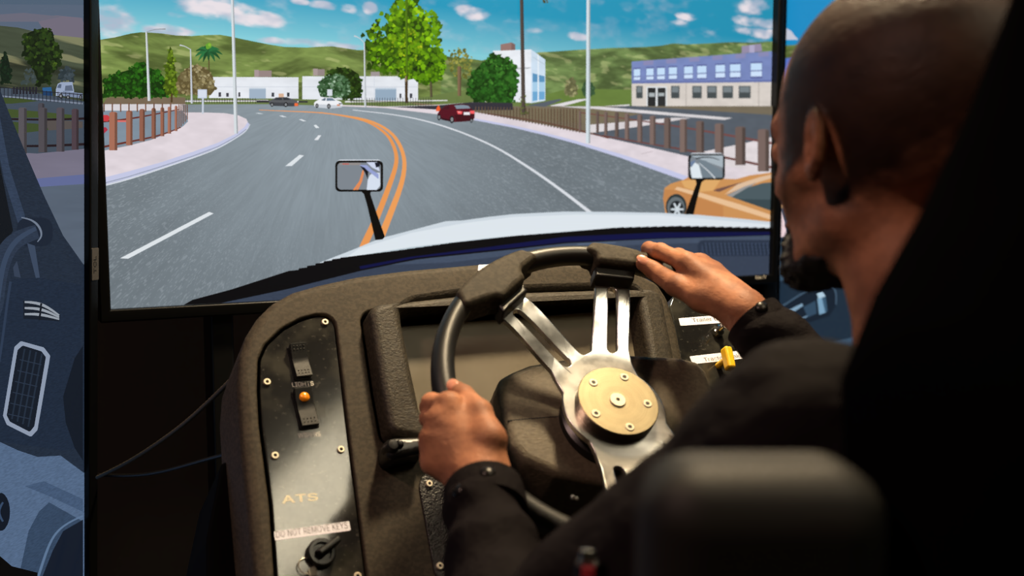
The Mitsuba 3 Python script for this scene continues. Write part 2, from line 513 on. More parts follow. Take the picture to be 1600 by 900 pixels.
class Screen(Plane):
    def __init__(self, key, o, u, n, w, h):
        super().__init__(o, u, n)
        self.key, self.rect, self.depth = key, sbox(0, 0, w, h), 0.0002

    def piece(self, name, polys, label=None, parent='picture', flat=False):
        """One thing the screen shows. polys: (colour, outline[, kind]) in drawing order; outlines are read off the photograph and laid on the screen's plane."""
        vs, fs, uvs, at0 = [], [], [], 0
        for k, item in enumerate(polys):
            c, pts, kind = (*item, 0)[:3]
            q = np.asarray(pts) if flat else self.pts(pts, 0.003)
            g = Polygon(q).buffer(0).intersection(self.rect)
            for poly in getattr(g, 'geoms', [g]):
                if poly.geom_type != 'Polygon' or poly.area < 1e-9:
                    continue
                v, f = trimesh.creation.triangulate_polygon(poly, engine='earcut')
                z = self.depth + k * 0.000002
                P3 = self.o + v[:, :1] * self.u + v[:, 1:2] * self.v + self.n * z
                nn = np.cross(P3[f[:, 1]] - P3[f[:, 0]], P3[f[:, 2]] - P3[f[:, 0]]) @ self.n
                f = np.where((nn < 0)[:, None], f[:, ::-1], f)
                vs.append(P3); fs.append(f + at0); at0 += len(v)
                r, gg, b = [int(round(min(255, max(0, float(x))))) for x in c]
                uvs.append(np.tile([[r * 256 + gg, b + 256 * kind]], (len(v), 1)))
        if not vs:
            return None
        self.depth += len(polys) * 0.000002 + 0.00003
        m = trimesh.Trimesh(np.vstack(vs), np.vstack(fs), process=False)
        full = f'{self.key}__{parent}' if name is None else f'{self.key}__{parent}__{name}'
        full = numbered(full)
        scene[full] = mikit.ply(m, M('black_matt'), smooth=False, uv=np.vstack(uvs), emitter=GLOW)
        if label:
            labels[full] = {'label': label}
        return full


def W2(p):          # world x, z of a pixel on the middle screen
    return on(*p, BL, TVN)[[0, 2]]


SKY0, SKY1 = float(W2((600, 75))[1]), float(W2((600, 0))[1])
SKYX0, SKYX1 = float(W2((500, 50))[0]), float(W2((1200, 50))[0])
VP = [float(v) for v in W2((520, 150))]
CLOUDS = []
for cx, cy, rx, ry, k in WAYS:
    a, b, c = W2((cx, cy)), W2((cx + rx, cy)), W2((cx, cy + ry))
    CLOUDS.append((float(a[0]), float(a[1]), float(b[0] - a[0]), float(a[1] - c[1]), k))

rng = np.random.default_rng(5)


def blob(cx, cy, r, n=8, j=0.35, sx=1.0, sy=1.0):
    t = (np.arange(n) + rng.random(n) * 0.5) * 2 * np.pi / n
    rr = r * (1 - j * rng.random(n))
    return [(cx + sx * a * np.cos(b), cy + sy * a * np.sin(b)) for a, b in zip(rr, t)]


def crown(outline, cols, n, size, lightdir=(0.3, -1), base=True, gap=0.0):
    """Foliage: clumps of leaves scattered in an outline, dark ones behind, lit ones in front and towards the light."""
    P = Polygon(outline).buffer(0)
    x0, y0, x1, y1 = P.bounds
    out = []
    if base:
        edge = P.buffer(-size * 0.3)
        for g in getattr(edge, 'geoms', [edge]):
            if g.area > 1:
                out.append((cols[0], list(g.exterior.coords)))
    pts = []
    while len(pts) < n:
        x, y = x0 + (x1 - x0) * rng.random(), y0 + (y1 - y0) * rng.random()
        if P.contains(shapely.Point(x, y)):
            pts.append((x, y))
    for i, (x, y) in enumerate(pts):
        f = i / n
        up = 1 - (y - y0) / (y1 - y0 + 1e-6)
        side = (x - x0) / (x1 - x0 + 1e-6)
        s = 0.50 * f + 0.18 * up + 0.12 * side + 0.16 * np.sin(x * .21 + 1.3 * np.sin(y * .17)) * np.sin(y * .24) + 0.36 * (rng.random() - 0.5)
        s = min(max(s, 0), 0.999) * (len(cols) - 1)
        k = int(s)
        c = np.asarray(cols[k], float) * (1 - (s - k)) + np.asarray(cols[k + 1], float) * (s - k)
        c = c * (0.88 + 0.24 * rng.random())
        out.append((c, blob(x, y, size * (0.5 + 0.6 * rng.random()) * (1.15 - 0.55 * f), 9, 0.6)))
    return out


def band(pts, w):
    """A ribbon along points; w: half width at each."""
    p = np.asarray(pts, float)
    w = np.broadcast_to(np.asarray(w, float), (len(p),))
    q = spline(np.c_[p, w], 40)
    t = np.gradient(q[:, :2], axis=0)
    t /= np.linalg.norm(t, axis=1, keepdims=True)
    nn = np.stack([-t[:, 1], t[:, 0]], 1) * q[:, 2:3]
    return np.vstack([q[:, :2] + nn, (q[:, :2] - nn)[::-1]])


def pole(x0, y0, x1, y1, w0, w1, c, shade=0.75):
    c = np.asarray(c, float)
    return [(c, [(x0 - w0, y0), (x0 + w0, y0), (x1 + w1, y1), (x1 - w1, y1)]), (c * shade, [(x0 + w0 * .3, y0), (x0 + w0, y0), (x1 + w1, y1), (x1 + w1 * .3, y1)])]


def quad(x0, y0, x1, y1):
    return [(x0, y0), (x1, y0), (x1, y1), (x0, y1)]


def rq(x0, y0, x1, y1, r, n=5):
    return [tuple(p) for p in rrect(x0, y0, x1, y1, r, n)]


# ---- the middle screen
tv = thing('television', 'widescreen television showing a road curving past green hills, in front of the steering wheel', 'television')
s = Screen(tv, BL, [1, 0, 0], TVN, SW, SH)
s.piece(None, [((90, 170, 200), [(0, 0), (SW, 0), (SW, SH), (0, SH)], 1)], 'picture of a blue sky with pinkish clouds', flat=True)
s.piece('hill', [((108, 126, 66), [(140, 66), (155, 62), (180, 58), (205, 52), (220, 50), (235, 50.5), (255, 52), (275, 55), (300, 56), (320, 54.5), (345, 54), (362, 57), (380, 61), (400, 65), (420, 69), (445, 73), (480, 74), (505, 72.5), (520, 72), (540, 75),
                 (560, 78), (585, 77), (600, 76), (650, 80), (700, 88), (740, 92), (790, 100), (790, 175), (140, 175)], 2)], 'hillside of dry green grass on the screen, behind the white warehouses')
s.piece('hill', [((102, 124, 72), [(690, 112), (740, 98), (770, 90), (842, 81.6), (870, 80), (912, 77), (935, 76), (957, 74.5), (985, 74), (1011, 73), (1035, 71), (1053, 67.5), (1075, 69), (1109, 67.5), (1135, 66), (1149, 65.5), (1175, 66.5), (1202, 64.5), (1230, 66), (1230, 185), (690, 175)], 2)],
        'green hillside on the screen, behind the blue and cream building')
s.piece('ground', [((150, 152, 160), [(140, 168), (1225, 168), (1225, 600), (140, 600)], 4)])
s.piece('lawn', [((106, 124, 70), [(140, 150), (330, 152), (480, 155), (660, 152), (730, 140), (840, 145), (1000, 150), (1000, 176), (700, 180), (600, 172), (140, 176)], 4),
                 ((104, 128, 62), [(845, 150), (890, 138), (990, 140), (990, 167), (880, 165)], 4),
                 ((132, 116, 88), [(640, 160), (760, 168), (880, 172), (880, 190), (740, 185)], 4), ((120, 104, 84), [(168, 152), (290, 152), (290, 164), (160, 164)], 4)])
for strip_ in [((226, 224, 226), [(290, 156), (420, 156), (420, 158.5), (290, 159)]), ((226, 226, 226), [(540, 157.5), (700, 156), (700, 157.5), (540, 160)]), ((228, 226, 228), [(600, 166.5), (680, 164), (760, 158), (760, 159.5), (680, 167), (600, 169)]),
                       ((224, 220, 222), [(860, 165), (905, 155), (925, 154), (872, 168)]), ((226, 222, 224), [(905, 168), (985, 163), (985, 165), (925, 170)])]:
    s.piece('kerb_strip', [strip_])
# the trees and the buildings behind the road
s.piece('warehouse', [((228, 232, 238), [(332, 120), (467, 120.5), (467, 154), (327, 153)], 4), ((206, 212, 222), [(332, 135), (467, 135), (467, 136), (331, 136)]), ((160, 178, 196), quad(390, 137, 416, 154)), ((196, 208, 220), quad(390, 137, 416, 139)),
                      ((70, 70, 78), quad(342, 144, 346, 151)), ((70, 70, 78), quad(354, 145, 358, 151)), ((70, 70, 78), quad(373, 144, 376, 151)), ((60, 64, 72), quad(425, 144.5, 429, 151)), ((60, 64, 72), quad(449, 144.5, 453, 151)), ((216, 178, 150), quad(436, 146, 444, 152)),
                      ((168, 150, 150), quad(398, 109, 405, 120)), ((150, 132, 130), quad(405, 110, 425, 120))], 'low white warehouse with a grey roller door on the screen')
s.piece('warehouse', [((226, 230, 236), [(473, 119), (654, 119), (654, 157), (473, 155)], 4), ((204, 210, 220), quad(473, 135, 654, 136)), ((212, 218, 228), quad(560, 119, 561, 156)), ((210, 216, 226), quad(585, 119, 586, 156)), ((148, 170, 190), quad(587, 137, 620, 157)), ((190, 204, 218), quad(587, 137, 620, 139.5)),
                      ((58, 62, 72), quad(625, 146, 628, 153)), ((58, 62, 72), quad(641, 146, 645, 153)), ((70, 76, 84), quad(560, 146, 566, 153)), ((168, 152, 150), quad(490, 107, 497, 118)), ((148, 134, 132), quad(497, 108, 508, 118)), ((160, 150, 150), quad(580, 112, 594, 119))],
        'long white warehouse behind the tallest tree on the screen')
s.piece('office_block', [((234, 238, 244), [(771, 79), (831, 77), (831, 161), (771, 156)], 4), ((206, 224, 240), [(831, 77), (853, 93), (853, 157), (831, 161)], 4), ((92, 148, 190), [(833, 114), (852, 119), (852, 128), (833, 128)]), ((110, 168, 210), [(833, 143), (852, 143), (852, 155), (833, 158)]),
                         ((168, 206, 232), [(833, 128), (852, 128), (852, 143), (833, 143)]), ((232, 240, 246), [(841, 84), (843, 85.5), (843, 159), (841, 159)]), ((176, 190, 204), [(833, 88), (852, 100), (852, 101), (833, 89)]),
                         ((150, 118, 112), [(783, 69), (800, 66), (806, 69), (806, 78), (783, 79)]), ((128, 98, 94), [(800, 66), (806, 69), (806, 78), (800, 78)]), ((200, 204, 210), quad(771, 105, 831, 106))], 'white office block with blue glazing on the screen')
bl = [((120, 136, 188), [(988, 96), (1210, 79.5), (1210, 126.5), (988, 129)], 4), ((100, 114, 170), [(988, 127.5), (1210, 124.5), (1210, 128), (988, 130.5)]), ((214, 206, 198), [(988, 130.5), (1210, 128), (1210, 179), (988, 168)], 4), ((150, 140, 168), [(1160, 72), (1190, 68), (1192, 80), (1160, 83)]), ((176, 170, 200), [(1172, 70), (1180, 70), (1180, 82), (1172, 82)])]
for k in range(6):
    bl.append(((138, 138, 180), [(1006 + k * 36, 95 - k * 2.7), (1022 + k * 36, 93.6 - k * 2.7), (1022 + k * 36, 101 - k * 2.7), (1006 + k * 36, 102 - k * 2.7)]))
for a, b in ((680, 716), (750, 790), (810, 853), (875, 920), (960, 1008), (1033, 1084), (1135, 1187), (1215, 1273), (1330, 1392)):
    x0, x1 = 800 + a * .28125, 800 + b * .28125
    d = (a - 680) * .05 * .28125
    bl += [((84, 92, 150), [(x0 - .6, 106 - d), (x1 + .6, 105.5 - d), (x1 + .6, 125.5 - d * .4), (x0 - .6, 126 - d * .4)]), ((196, 222, 248), [(x0, 108 - d), (x1, 107.5 - d), (x1, 118.5 - d), (x0, 119 - d)]), ((206, 226, 250), [(x0, 120.5 - d), (x1, 120 - d), (x1, 124.6 - d * .6), (x0, 125 - d * .6)])]
for a, b in ((693, 730), (887, 935), (1005, 1058), (1087, 1142), (1173, 1232), (1263, 1330)):
    x0, x1 = 800 + a * .28125, 800 + b * .28125
    bl += [((86, 92, 94), quad(x0, 134, x1, 153.5)), ((120, 130, 134), quad(x0 + 1.5, 135.5, x1 - 2, 144)), ((70, 78, 80), quad(x0 + 1.5, 145, x1 - 2, 152.5))]
bl += [((222, 226, 228), quad(1011, 135, 1043, 168)), ((42, 44, 46), quad(1013, 137, 1025.5, 167)), ((46, 48, 50), quad(1028.5, 137, 1041, 167.5)), ((170, 178, 180), quad(1015, 145, 1024, 151)), ((170, 178, 180), quad(1030, 145, 1039, 150)),
       ((168, 160, 154), quad(1072.5, 129, 1073.5, 173)), ((168, 160, 154), quad(1186, 128, 1187.2, 178)), ((60, 60, 62), quad(1106, 171.5, 1117, 175)), ((60, 60, 62), quad(1133, 172.5, 1145, 176))]
s.piece('office_building', bl, 'blue and cream two-storey building with rows of windows on the screen')
s.piece('bush', crown([(160, 150), (162, 125), (175, 115), (200, 108), (215, 98), (226, 94), (235, 105), (250, 110), (262, 125), (262, 153), (160, 152)], [(22, 52, 14), (36, 92, 20), (70, 136, 34)], 240, 5), 'dark green bushes left of the road on the screen')
s.piece('conifer', crown([(266, 68), (272, 80), (274, 100), (279, 125), (276, 150), (258, 150), (256, 128), (260, 100), (262, 80)], [(58, 78, 16), (104, 134, 30), (160, 178, 62)], 70, 5) + [((80, 62, 36), quad(267, 146, 270, 160))], 'narrow yellow-green conifer on the screen')
s.piece('bush', crown([(276, 140), (276, 120), (290, 106), (305, 100), (322, 104), (334, 118), (338, 140), (330, 150), (280, 148)], [(96, 84, 52), (140, 128, 88), (184, 176, 142)], 160, 4.4), 'grey-brown bush below the palm on the screen')
palm = [((92, 80, 52), [(325.5, 86), (327.5, 86), (328, 114), (326, 114)])]
for a, L in ((200, 22), (170, 20), (150, 17), (225, 22), (245, 20), (270, 16), (300, 20), (325, 22), (350, 22), (20, 18), (45, 14), (90, 12), (120, 14)):
    ex, ey = 326 + L * cos(R(a)), 82 - L * 0.8 * sin(R(a)) * (0.9 if a < 180 else 1.0)
    palm.append((np.array((34, 92, 52)) * (0.8 + 0.5 * rng.random()), band([(326, 80), ((326 + ex) / 2, (80 + ey) / 2 - 3), (ex, ey)], [1.2, 2.4, 0.5])))
palm += [((104, 164, 50), blob(326, 72, 6)), ((140, 184, 60), blob(328, 70, 3))]
s.piece('palm_tree', palm, 'small palm tree on the screen')
s.piece('bush', crown([(505, 125), (515, 110), (530, 104), (548, 106), (562, 115), (567, 135), (564, 154), (540, 156), (510, 150)], [(22, 40, 10), (40, 70, 18), (84, 104, 40)], 160, 4.4), 'dark round bush behind the white-flowered bush on the screen')
s.piece('bush', crown([(496, 140), (500, 125), (512, 117), (530, 115), (543, 122), (549, 138), (544, 152), (520, 155), (500, 152)], [(34, 66, 34), (84, 120, 84), (214, 226, 214)], 200, 3.8), 'pale variegated bush in front of the white warehouse on the screen')
s.piece('tree', crown([(640, 100), (660, 78), (685, 70), (696, 85), (697, 110), (690, 125), (676, 132), (655, 128), (642, 120)], [(50, 88, 8), (96, 148, 12), (150, 200, 34)], 180, 5) + pole(673, 128, 674, 152, 1.6, 1.8, (92, 82, 62)), 'smaller yellow-green tree right of the tallest tree on the screen')
s.piece('tree', [((44, 78, 12), blob(640, 62, 46, 26, .3, .95, 1.15)), ((52, 88, 12), blob(612, 80, 26, 16, .3))] + crown([(567, 55), (572, 50), (580, 40), (595, 22), (608, 16), (612, 4), (625, 1), (640, 0), (652, 5), (660, 16), (675, 17), (688, 32), (687, 50), (686, 66), (692, 82), (688, 100), (672, 118), (655, 122), (640, 125), (622, 118), (600, 113), (578, 106), (570, 85), (574, 70)],
        [(22, 42, 10), (50, 84, 10), (92, 142, 12), (134, 184, 16), (178, 208, 44)], 640, 7.4, base=False) +
        [((70, 52, 30), [(632, 110), (637, 110), (636.5, 161), (632.5, 161)]), ((170, 150, 110), quad(633, 119, 634.4, 128))] + crown([(600, 60), (640, 40), (660, 70), (640, 118), (625, 118)], [(62, 96, 10), (120, 160, 14), (190, 190, 40)], 110, 3.8, base=False), 'tallest bright green tree on the screen')
s.piece('tree', crown([(701, 80), (712, 75), (722, 72), (736, 80), (739, 100), (735, 118), (722, 125), (708, 118), (702, 105)], [(86, 92, 40), (136, 138, 62), (178, 170, 90)], 110, 3.8, base=False) + pole(717, 104, 717, 150, 3, 2.6, (128, 104, 78)), 'thin pale tree between the tallest tree and the round tree on the screen')
s.piece('tree', crown([(730, 130), (736, 112), (752, 98), (770, 82), (785, 88), (800, 95), (808, 110), (808, 135), (803, 158), (790, 164), (760, 160), (740, 160), (730, 148)], [(20, 56, 14), (40, 96, 28), (84, 140, 52)], 380, 5.4), 'round dark green tree beside the white office block on the screen')
s.piece('tree', crown([(880, 138), (886, 124), (891, 119), (898, 126), (903, 140), (898, 150), (884, 150)], [(96, 96, 64), (140, 138, 96), (178, 176, 136)], 30, 4), 'small beige tree on the hillside on the screen')
s.piece('tree', crown([(906, 140), (911, 128), (918, 124), (926, 130), (929, 142), (924, 152), (910, 151)], [(48, 78, 50), (80, 106, 72)], 26, 4), 'small dark tree beside the white lamp post on the screen')
# ground
s.piece('car_park', [((126, 142, 156), [(140, 166), (290, 166), (292, 178), (296, 195), (262, 212), (140, 240)], 4), ((214, 210, 214), [(150, 163), (290, 163), (290, 173), (150, 173)], 4)])
s.piece('car_park', [((118, 108, 90), [(735, 166), (1215, 166), (1215, 300), (735, 190)], 4), ((86, 94, 104), [(924, 169), (985, 165.5), (1210, 180), (1210, 262), (1100, 252), (960, 222), (921, 209), (1000, 190)], 4), ((88, 96, 106), [(822, 165), (872, 155), (878, 156), (850, 167)]), ((216, 212, 214), [(872, 166.5), (935, 166.5), (1143, 184.5), (1130, 187.5), (990, 176)], 4),
                     ((120, 110, 88), [(740, 168), (925, 170), (1000, 178), (921, 194), (800, 184)], 4), ((218, 212, 214), [(921, 195), (1053, 184), (1078, 184.5), (997, 198), (921, 208)], 4), ((222, 214, 216), [(1098, 237), (1170, 222), (1210, 213), (1210, 290), (1120, 262)], 4)])
s.piece('iron_fence', [((52, 50, 58), [(400, 157), (480, 158), (480, 160.5), (400, 160.5)])])
s.piece('iron_fence', [((52, 50, 60), [(600, 167.5), (680, 165), (735, 160), (800, 161), (800, 172), (700, 173), (640, 171)])])
s.piece('railing', [((70, 64, 66), band([(546, 158), (680, 160)], [.4, .4]))] + [((58, 52, 54), quad(548 + 4 * k, 153, 548.8 + 4 * k, 166)) for k in range(32)])
s.piece('railing', [((70, 64, 62), band([(288, 157), (400, 157)], [.4, .4]))] + [((60, 54, 52), quad(290 + 4 * k, 153.5, 290.8 + 4 * k, 162)) for k in range(28)])
s.piece('road', [((140, 152, 160), [(284, 163.5), (420, 163), (500, 165), (545, 167), (600, 169), (640, 172.5), (680, 178), (740, 187), (800, 198), (850, 210), (898, 223), (969, 246), (1040, 272), (1076, 284), (1230, 335), (1230, 470), (140, 520), (140, 300), (160, 291.5), (200, 280), (250, 264), (300, 247), (340, 231), (365, 217), (382, 204), (387, 195), (384, 187), (372, 181), (350, 177.5), (320, 176), (286, 175)], 3)], 'grey road curving to the left on the screen')
s.piece('pavement', [((222, 212, 218), [(140, 245), (160, 236), (200, 228), (235, 219), (262, 208), (285, 198), (293, 190), (292, 182), (286, 176), (320, 176), (350, 177), (372, 180.5), (384, 186), (387.5, 193), (383, 202), (366, 214), (340, 227), (300, 242), (250, 259), (200, 274), (160, 285), (140, 291)], 4),
                     ((196, 200, 228), [(140, 283), (160, 278), (200, 268), (250, 254), (300, 237.5), (340, 223), (366, 210), (381, 199), (386, 191), (389, 194), (385, 203), (367, 216), (340, 231), (300, 246), (250, 263), (200, 279), (160, 289), (140, 295)]),
                     ((150, 158, 176), [(140, 290.5), (160, 286), (200, 275.5), (250, 260), (300, 243.5), (340, 228.5), (366, 214.5), (384, 201.5), (384.5, 202.5), (366, 216), (340, 230), (300, 245), (250, 261.5), (200, 277), (160, 287.5), (140, 292)]), ((212, 218, 226), band([(140, 295.5), (160, 290.5), (200, 280), (250, 264), (300, 247), (340, 231.5), (366, 217), (384, 204), (390, 194)], [1.2, 1.2, 1.1, 1, .9, .8, .7, .6, .4]))], 'pale pavement with a bluish kerb on the inside of the bend on the screen')
s.piece('pavement', [((222, 212, 218), [(500, 163), (575, 165.5), (650, 169.5), (682, 171.5), (740, 175), (800, 186), (850, 195), (915, 208.5), (990, 225), (1070, 243.5), (1140, 260), (1230, 282), (1230, 338), (1076, 285), (969, 247), (898, 224), (850, 211), (800, 199), (740, 188), (680, 178.5), (600, 169), (500, 165)], 4),
                     ((196, 200, 230), [(740, 185), (800, 196), (850, 207.5), (898, 220), (969, 241), (1040, 264), (1076, 277), (1230, 326), (1230, 338), (1076, 285), (1040, 272.5), (969, 247), (898, 224.5), (850, 211.5), (800, 199.5), (740, 188)]),
                     ((196, 184, 190), [(1000, 240), (1018, 236), (1019, 237), (1001, 241)])], 'pale pavement below the wooden fence at the right of the road on the screen')
for dash in [((222, 228, 232), [(187, 403.5), (200, 404), (333, 333.5), (326, 331)]), ((222, 228, 232), [(445, 259.5), (455, 259.5), (474, 243), (467, 242)]), ((226, 230, 234), [(490, 219), (496, 219), (501, 211.5), (496.5, 211.5)]), ((222, 228, 232), [(489, 196), (493, 195), (498, 200), (493, 200.5)]),
                         ((220, 226, 230), [(466, 187), (470, 186.3), (478, 189.5), (473, 189.8)]), ((214, 220, 226), [(435, 181), (440, 180.5), (447.5, 183.2), (441, 183.3)]), ((206, 214, 220), [(398, 177), (403, 176.6), (411, 178), (405, 178.4)])]:
    s.piece('lane_marking', [dash])
s.piece('lane_marking', [((232, 152, 84), band([(500, 175.8), (540, 182.5), (572, 190.5), (592, 201.5), (606, 214), (615, 231), (618.3, 250), (612.5, 275), (600, 309), (587, 341), (570, 378), (550, 422)], [.5, .8, 1.3, 1.7, 2.2, 2.7, 3.1, 3.6, 4.2, 4.8, 5.6, 6.4])),
                         ((236, 158, 90), band([(404, 172), (450, 174), (500, 176.5), (540, 181.5), (577, 189.5), (603, 202.5), (618, 217.5), (627, 235.5), (630.8, 256), (626.5, 285), (615, 318), (600, 356), (580, 405)], [.4, .6, .8, 1.0, 1.6, 2.0, 2.5, 2.9, 3.2, 3.8, 4.5, 5.2, 6.2]))], 'orange double centre line on the screen')
s.piece('lane_marking', [((218, 222, 228), band([(550, 172), (610, 179), (650, 186), (700, 200), (760, 224), (800, 246), (860, 286), (922, 333)], [.5, .7, .9, 1.1, 1.3, 1.6, 2.0, 2.6]))], 'thin white edge line at the right of the road on the screen')
# fences
def post(x, w, y0, y1, c):
    c = np.asarray(c, float) * (0.9 + 0.2 * rng.random())
    return [(c, [(x - w, y0 + 2), (x - w * .6, y0), (x + w * .6, y0), (x + w, y0 + 2), (x + w, y1), (x - w, y1)]), (c * .72, [(x + w * .35, y0 + 1), (x + w, y0 + 2), (x + w, y1), (x + w * .35, y1)])]
fl = [((104, 48, 40), band([(150, 191), (200, 186), (250, 177), (280, 171)], [1.4, 1.3, 1.0, .7])), ((104, 48, 40), band([(150, 232), (200, 222), (250, 211), (282, 199)], [1.6, 1.4, 1.1, .8])), ((200, 60, 66), [(150, 180), (168, 180), (172, 184), (168, 190), (155, 189)]), ((176, 52, 70), [(150, 200), (165, 199), (168, 203), (162, 209), (150, 210)]), ((214, 110, 104), quad(183, 188, 197, 191))]
for x, w, a, b in ((176.5, 6.3, 175, 235), (201.5, 5, 173, 227), (221.5, 4.2, 170.5, 221), (239.5, 3.4, 169, 217), (253, 3, 168, 213), (264, 2.6, 167, 209), (274.5, 2.2, 165.5, 205)):
    fl += post(x, w, a, b, (158, 104, 84))
for k in range(9):
    fl += post(162 + 13 * k, 1.0, 161, 175, (120, 84, 66))
for k in range(5):
    fl += post(279 + 3.2 * k, .8, 163, 201 - 3.5 * k, (128, 86, 66))
s.piece('wooden_fence', fl, 'brown wooden fence left of the road on the screen')
fr = [((104, 62, 56), band([(760, 178), (840, 190), (900, 203), (950, 216)], [.8, .9, 1.0, 1.1])), ((120, 74, 70), band([(905, 176), (1000, 189), (1100, 205), (1215, 226)], [.8, 1.0, 1.4, 1.8])), ((110, 70, 66), band([(940, 212), (1020, 226), (1100, 240), (1215, 264)], [1., 1.2, 1.6, 2.0]))]
for k in range(34):
    x = 742 + k * 4.9
    fr += post(x, .75 + .012 * k, 166.5 + .12 * k, 176 + .95 * k, (104, 84, 66))
for x, w, a, b in ((904.6, 1.7, 173, 205), (932, 2.1, 174, 208), (945, 2.6, 174.5, 211), (962, 3, 175, 214), (978, 3.5, 177, 218), (998, 4, 179, 222), (1018, 4.6, 181, 226), (1041, 5.2, 184, 232), (1066, 5.6, 186, 238), (1092, 6.2, 189, 244), (1122, 7, 193, 250), (1155, 8, 198, 258), (1191, 9, 202, 268)):
    fr += post(x, w, a, b, (116, 98, 92))
s.piece('wooden_fence', fr, 'brown wooden fence right of the road on the screen')
# posts and lamps
s.piece('lamp_post', pole(228, 50, 232.5, 158, 1.4, 2.4, (214, 220, 224)) + [((150, 156, 160), band([(228, 51), (240, 47), (252, 46), (258, 46)], [.6, .6, .8, 1.2]))], 'lamp post standing before the dark bushes on the screen')
s.piece('lamp_post', pole(297, 77, 299, 162, .9, 1.7, (206, 212, 220)) + [((196, 202, 208), band([(297, 78), (288, 73), (280, 71)], [.6, .7, 1.1]))], 'lamp post standing before the grey-brown bush on the screen')
s.piece('lamp_post', pole(361.5, -20, 368, 209, 2.2, 3.0, (214, 222, 226)), 'lamp post at the tip of the left pavement on the screen')
s.piece('lamp_post', pole(568, 67, 569.5, 168, 1, 1.6, (210, 216, 222)) + [((200, 206, 212), band([(568, 68), (560, 60), (552, 56.5)], [.5, .6, 1.2]))], 'thin lamp post beside the white-flowered bush on the screen')
s.piece('lamp_post', pole(633.5, -20, 634.3, 119, 2.2, 1.4, (84, 122, 22)), 'dark green pole rising through the tallest tree on the screen')
s.piece('utility_pole', pole(813, -20, 816.5, 180, 2.6, 3.2, (82, 72, 66)) + [((70, 70, 74), [(806, 107.5), (826, 106.5), (826, 107.2), (806, 108.2)])] + crown([(810, 150), (822, 150), (824, 178), (808, 178)], [(84, 92, 48), (120, 130, 70)], 22, 3, base=False) + crown([(845, -8), (858, -8), (853, 6), (847, 4)], [(70, 70, 34), (110, 104, 50)], 12, 3, base=False), 'dark wooden utility pole beside the white office block on the screen')
s.piece('lamp_post', pole(917.5, -20, 917, 224, 2.8, 3.4, (212, 224, 230)), 'thick white lamp post on the right pavement on the screen')
s.piece('road_sign', [((196, 206, 226), quad(308, 140, 322.5, 154)), ((214, 222, 236), quad(309.5, 141.5, 321, 152.5)), ((198, 206, 218), quad(314.5, 154, 317.5, 178))], 'blank pale road sign on the screen')
s.piece('road_sign', [((214, 220, 228), quad(510, 140, 518, 150)), ((170, 176, 182), quad(513.3, 150, 514.5, 156))])
# vehicles
def wheel(x, y, r, sx=0.8):
    return [((28, 28, 32), blob(x, y, r, 14, 0, sx)), ((150, 154, 158), blob(x, y, r * .55, 12, 0, sx)), ((60, 62, 66), blob(x, y, r * .2, 8, 0, sx))]
s.piece('car', [((90, 92, 96), [(419, 158), (424, 156), (430, 152.5), (447, 152), (455, 155), (463, 157.5), (465.5, 161), (465, 166), (455, 166.5), (428, 166), (419.5, 163.5)]), ((54, 58, 64), [(427, 156.5), (431, 153.4), (439, 153), (440, 156.8)]), ((50, 54, 60), [(441, 153), (447, 153), (453, 156.4), (442, 156.8)]),
                ((66, 68, 74), [(420, 160), (465, 161.5), (465, 166), (455, 166.5), (428, 166), (420, 163.5)]), ((240, 110, 60), quad(459, 161.5, 464.5, 166)), ((230, 230, 230), quad(463.5, 158.2, 465.3, 160))] + wheel(424, 163.8, 3.4) + wheel(445.5, 163.8, 3.9), 'dark grey car far along the road on the screen')
s.piece('car', [((238, 240, 244), [(489.5, 161), (492, 158.5), (499, 155), (505, 152.5), (518, 152.5), (524, 156.5), (531, 159), (534, 163), (533, 168), (514, 170), (493, 168), (490, 166)]), ((96, 112, 128), [(500, 157), (505.5, 153.6), (508, 153.5), (507, 157.8)]), ((108, 128, 146), [(509, 153.5), (517.5, 153.5), (523, 157.6), (509, 158)]),
                ((200, 206, 214), [(491, 163), (533.5, 165), (533, 168), (514, 170), (493, 168)]), ((214, 140, 100), quad(525, 163.5, 530, 165.8)), ((80, 84, 90), quad(528, 161.5, 533, 163.2))] + wheel(494, 165.5, 3.6, .7) + wheel(512.5, 166.3, 3.9, .75), 'white saloon car far along the road on the screen')
s.piece('car', [((240, 96, 48), [(679.5, 174), (681, 168), (684, 164.5), (686.5, 170), (686, 174)]), ((86, 18, 34), [(682, 178), (686, 172), (694, 166), (702, 163.5), (722, 163), (731, 165), (735, 170), (740, 175), (740, 184), (737, 189), (720, 190.5), (706, 191), (689, 187), (682, 184)]),
                ((70, 20, 34), [(687, 172), (695, 166.5), (701, 165), (700, 171)]), ((128, 144, 158), [(708, 165), (722, 164.2), (730, 165.5), (733.5, 169.5), (712, 170.5)]), ((64, 14, 26), [(708, 180), (740, 178), (740, 184), (737, 189), (712, 190)]), ((50, 16, 28), [(683, 183), (705, 188), (706, 191), (689, 187.5)]),
                ((250, 96, 100), [(712, 173.5), (721, 174.5), (720, 178.5), (714, 178.5)]), ((250, 96, 100), [(732, 173.5), (739.5, 173), (739.5, 178), (734, 178)]), ((236, 232, 236), quad(723, 175.5, 732.5, 179.8)), ((250, 170, 170), quad(714, 174.5, 718, 176))] + wheel(684.5, 183.5, 5, .55) + wheel(704.5, 187, 6, .6) + wheel(735, 188.5, 3.6, .6), 'dark red car with its brake lights on at the right edge of the road on the screen')
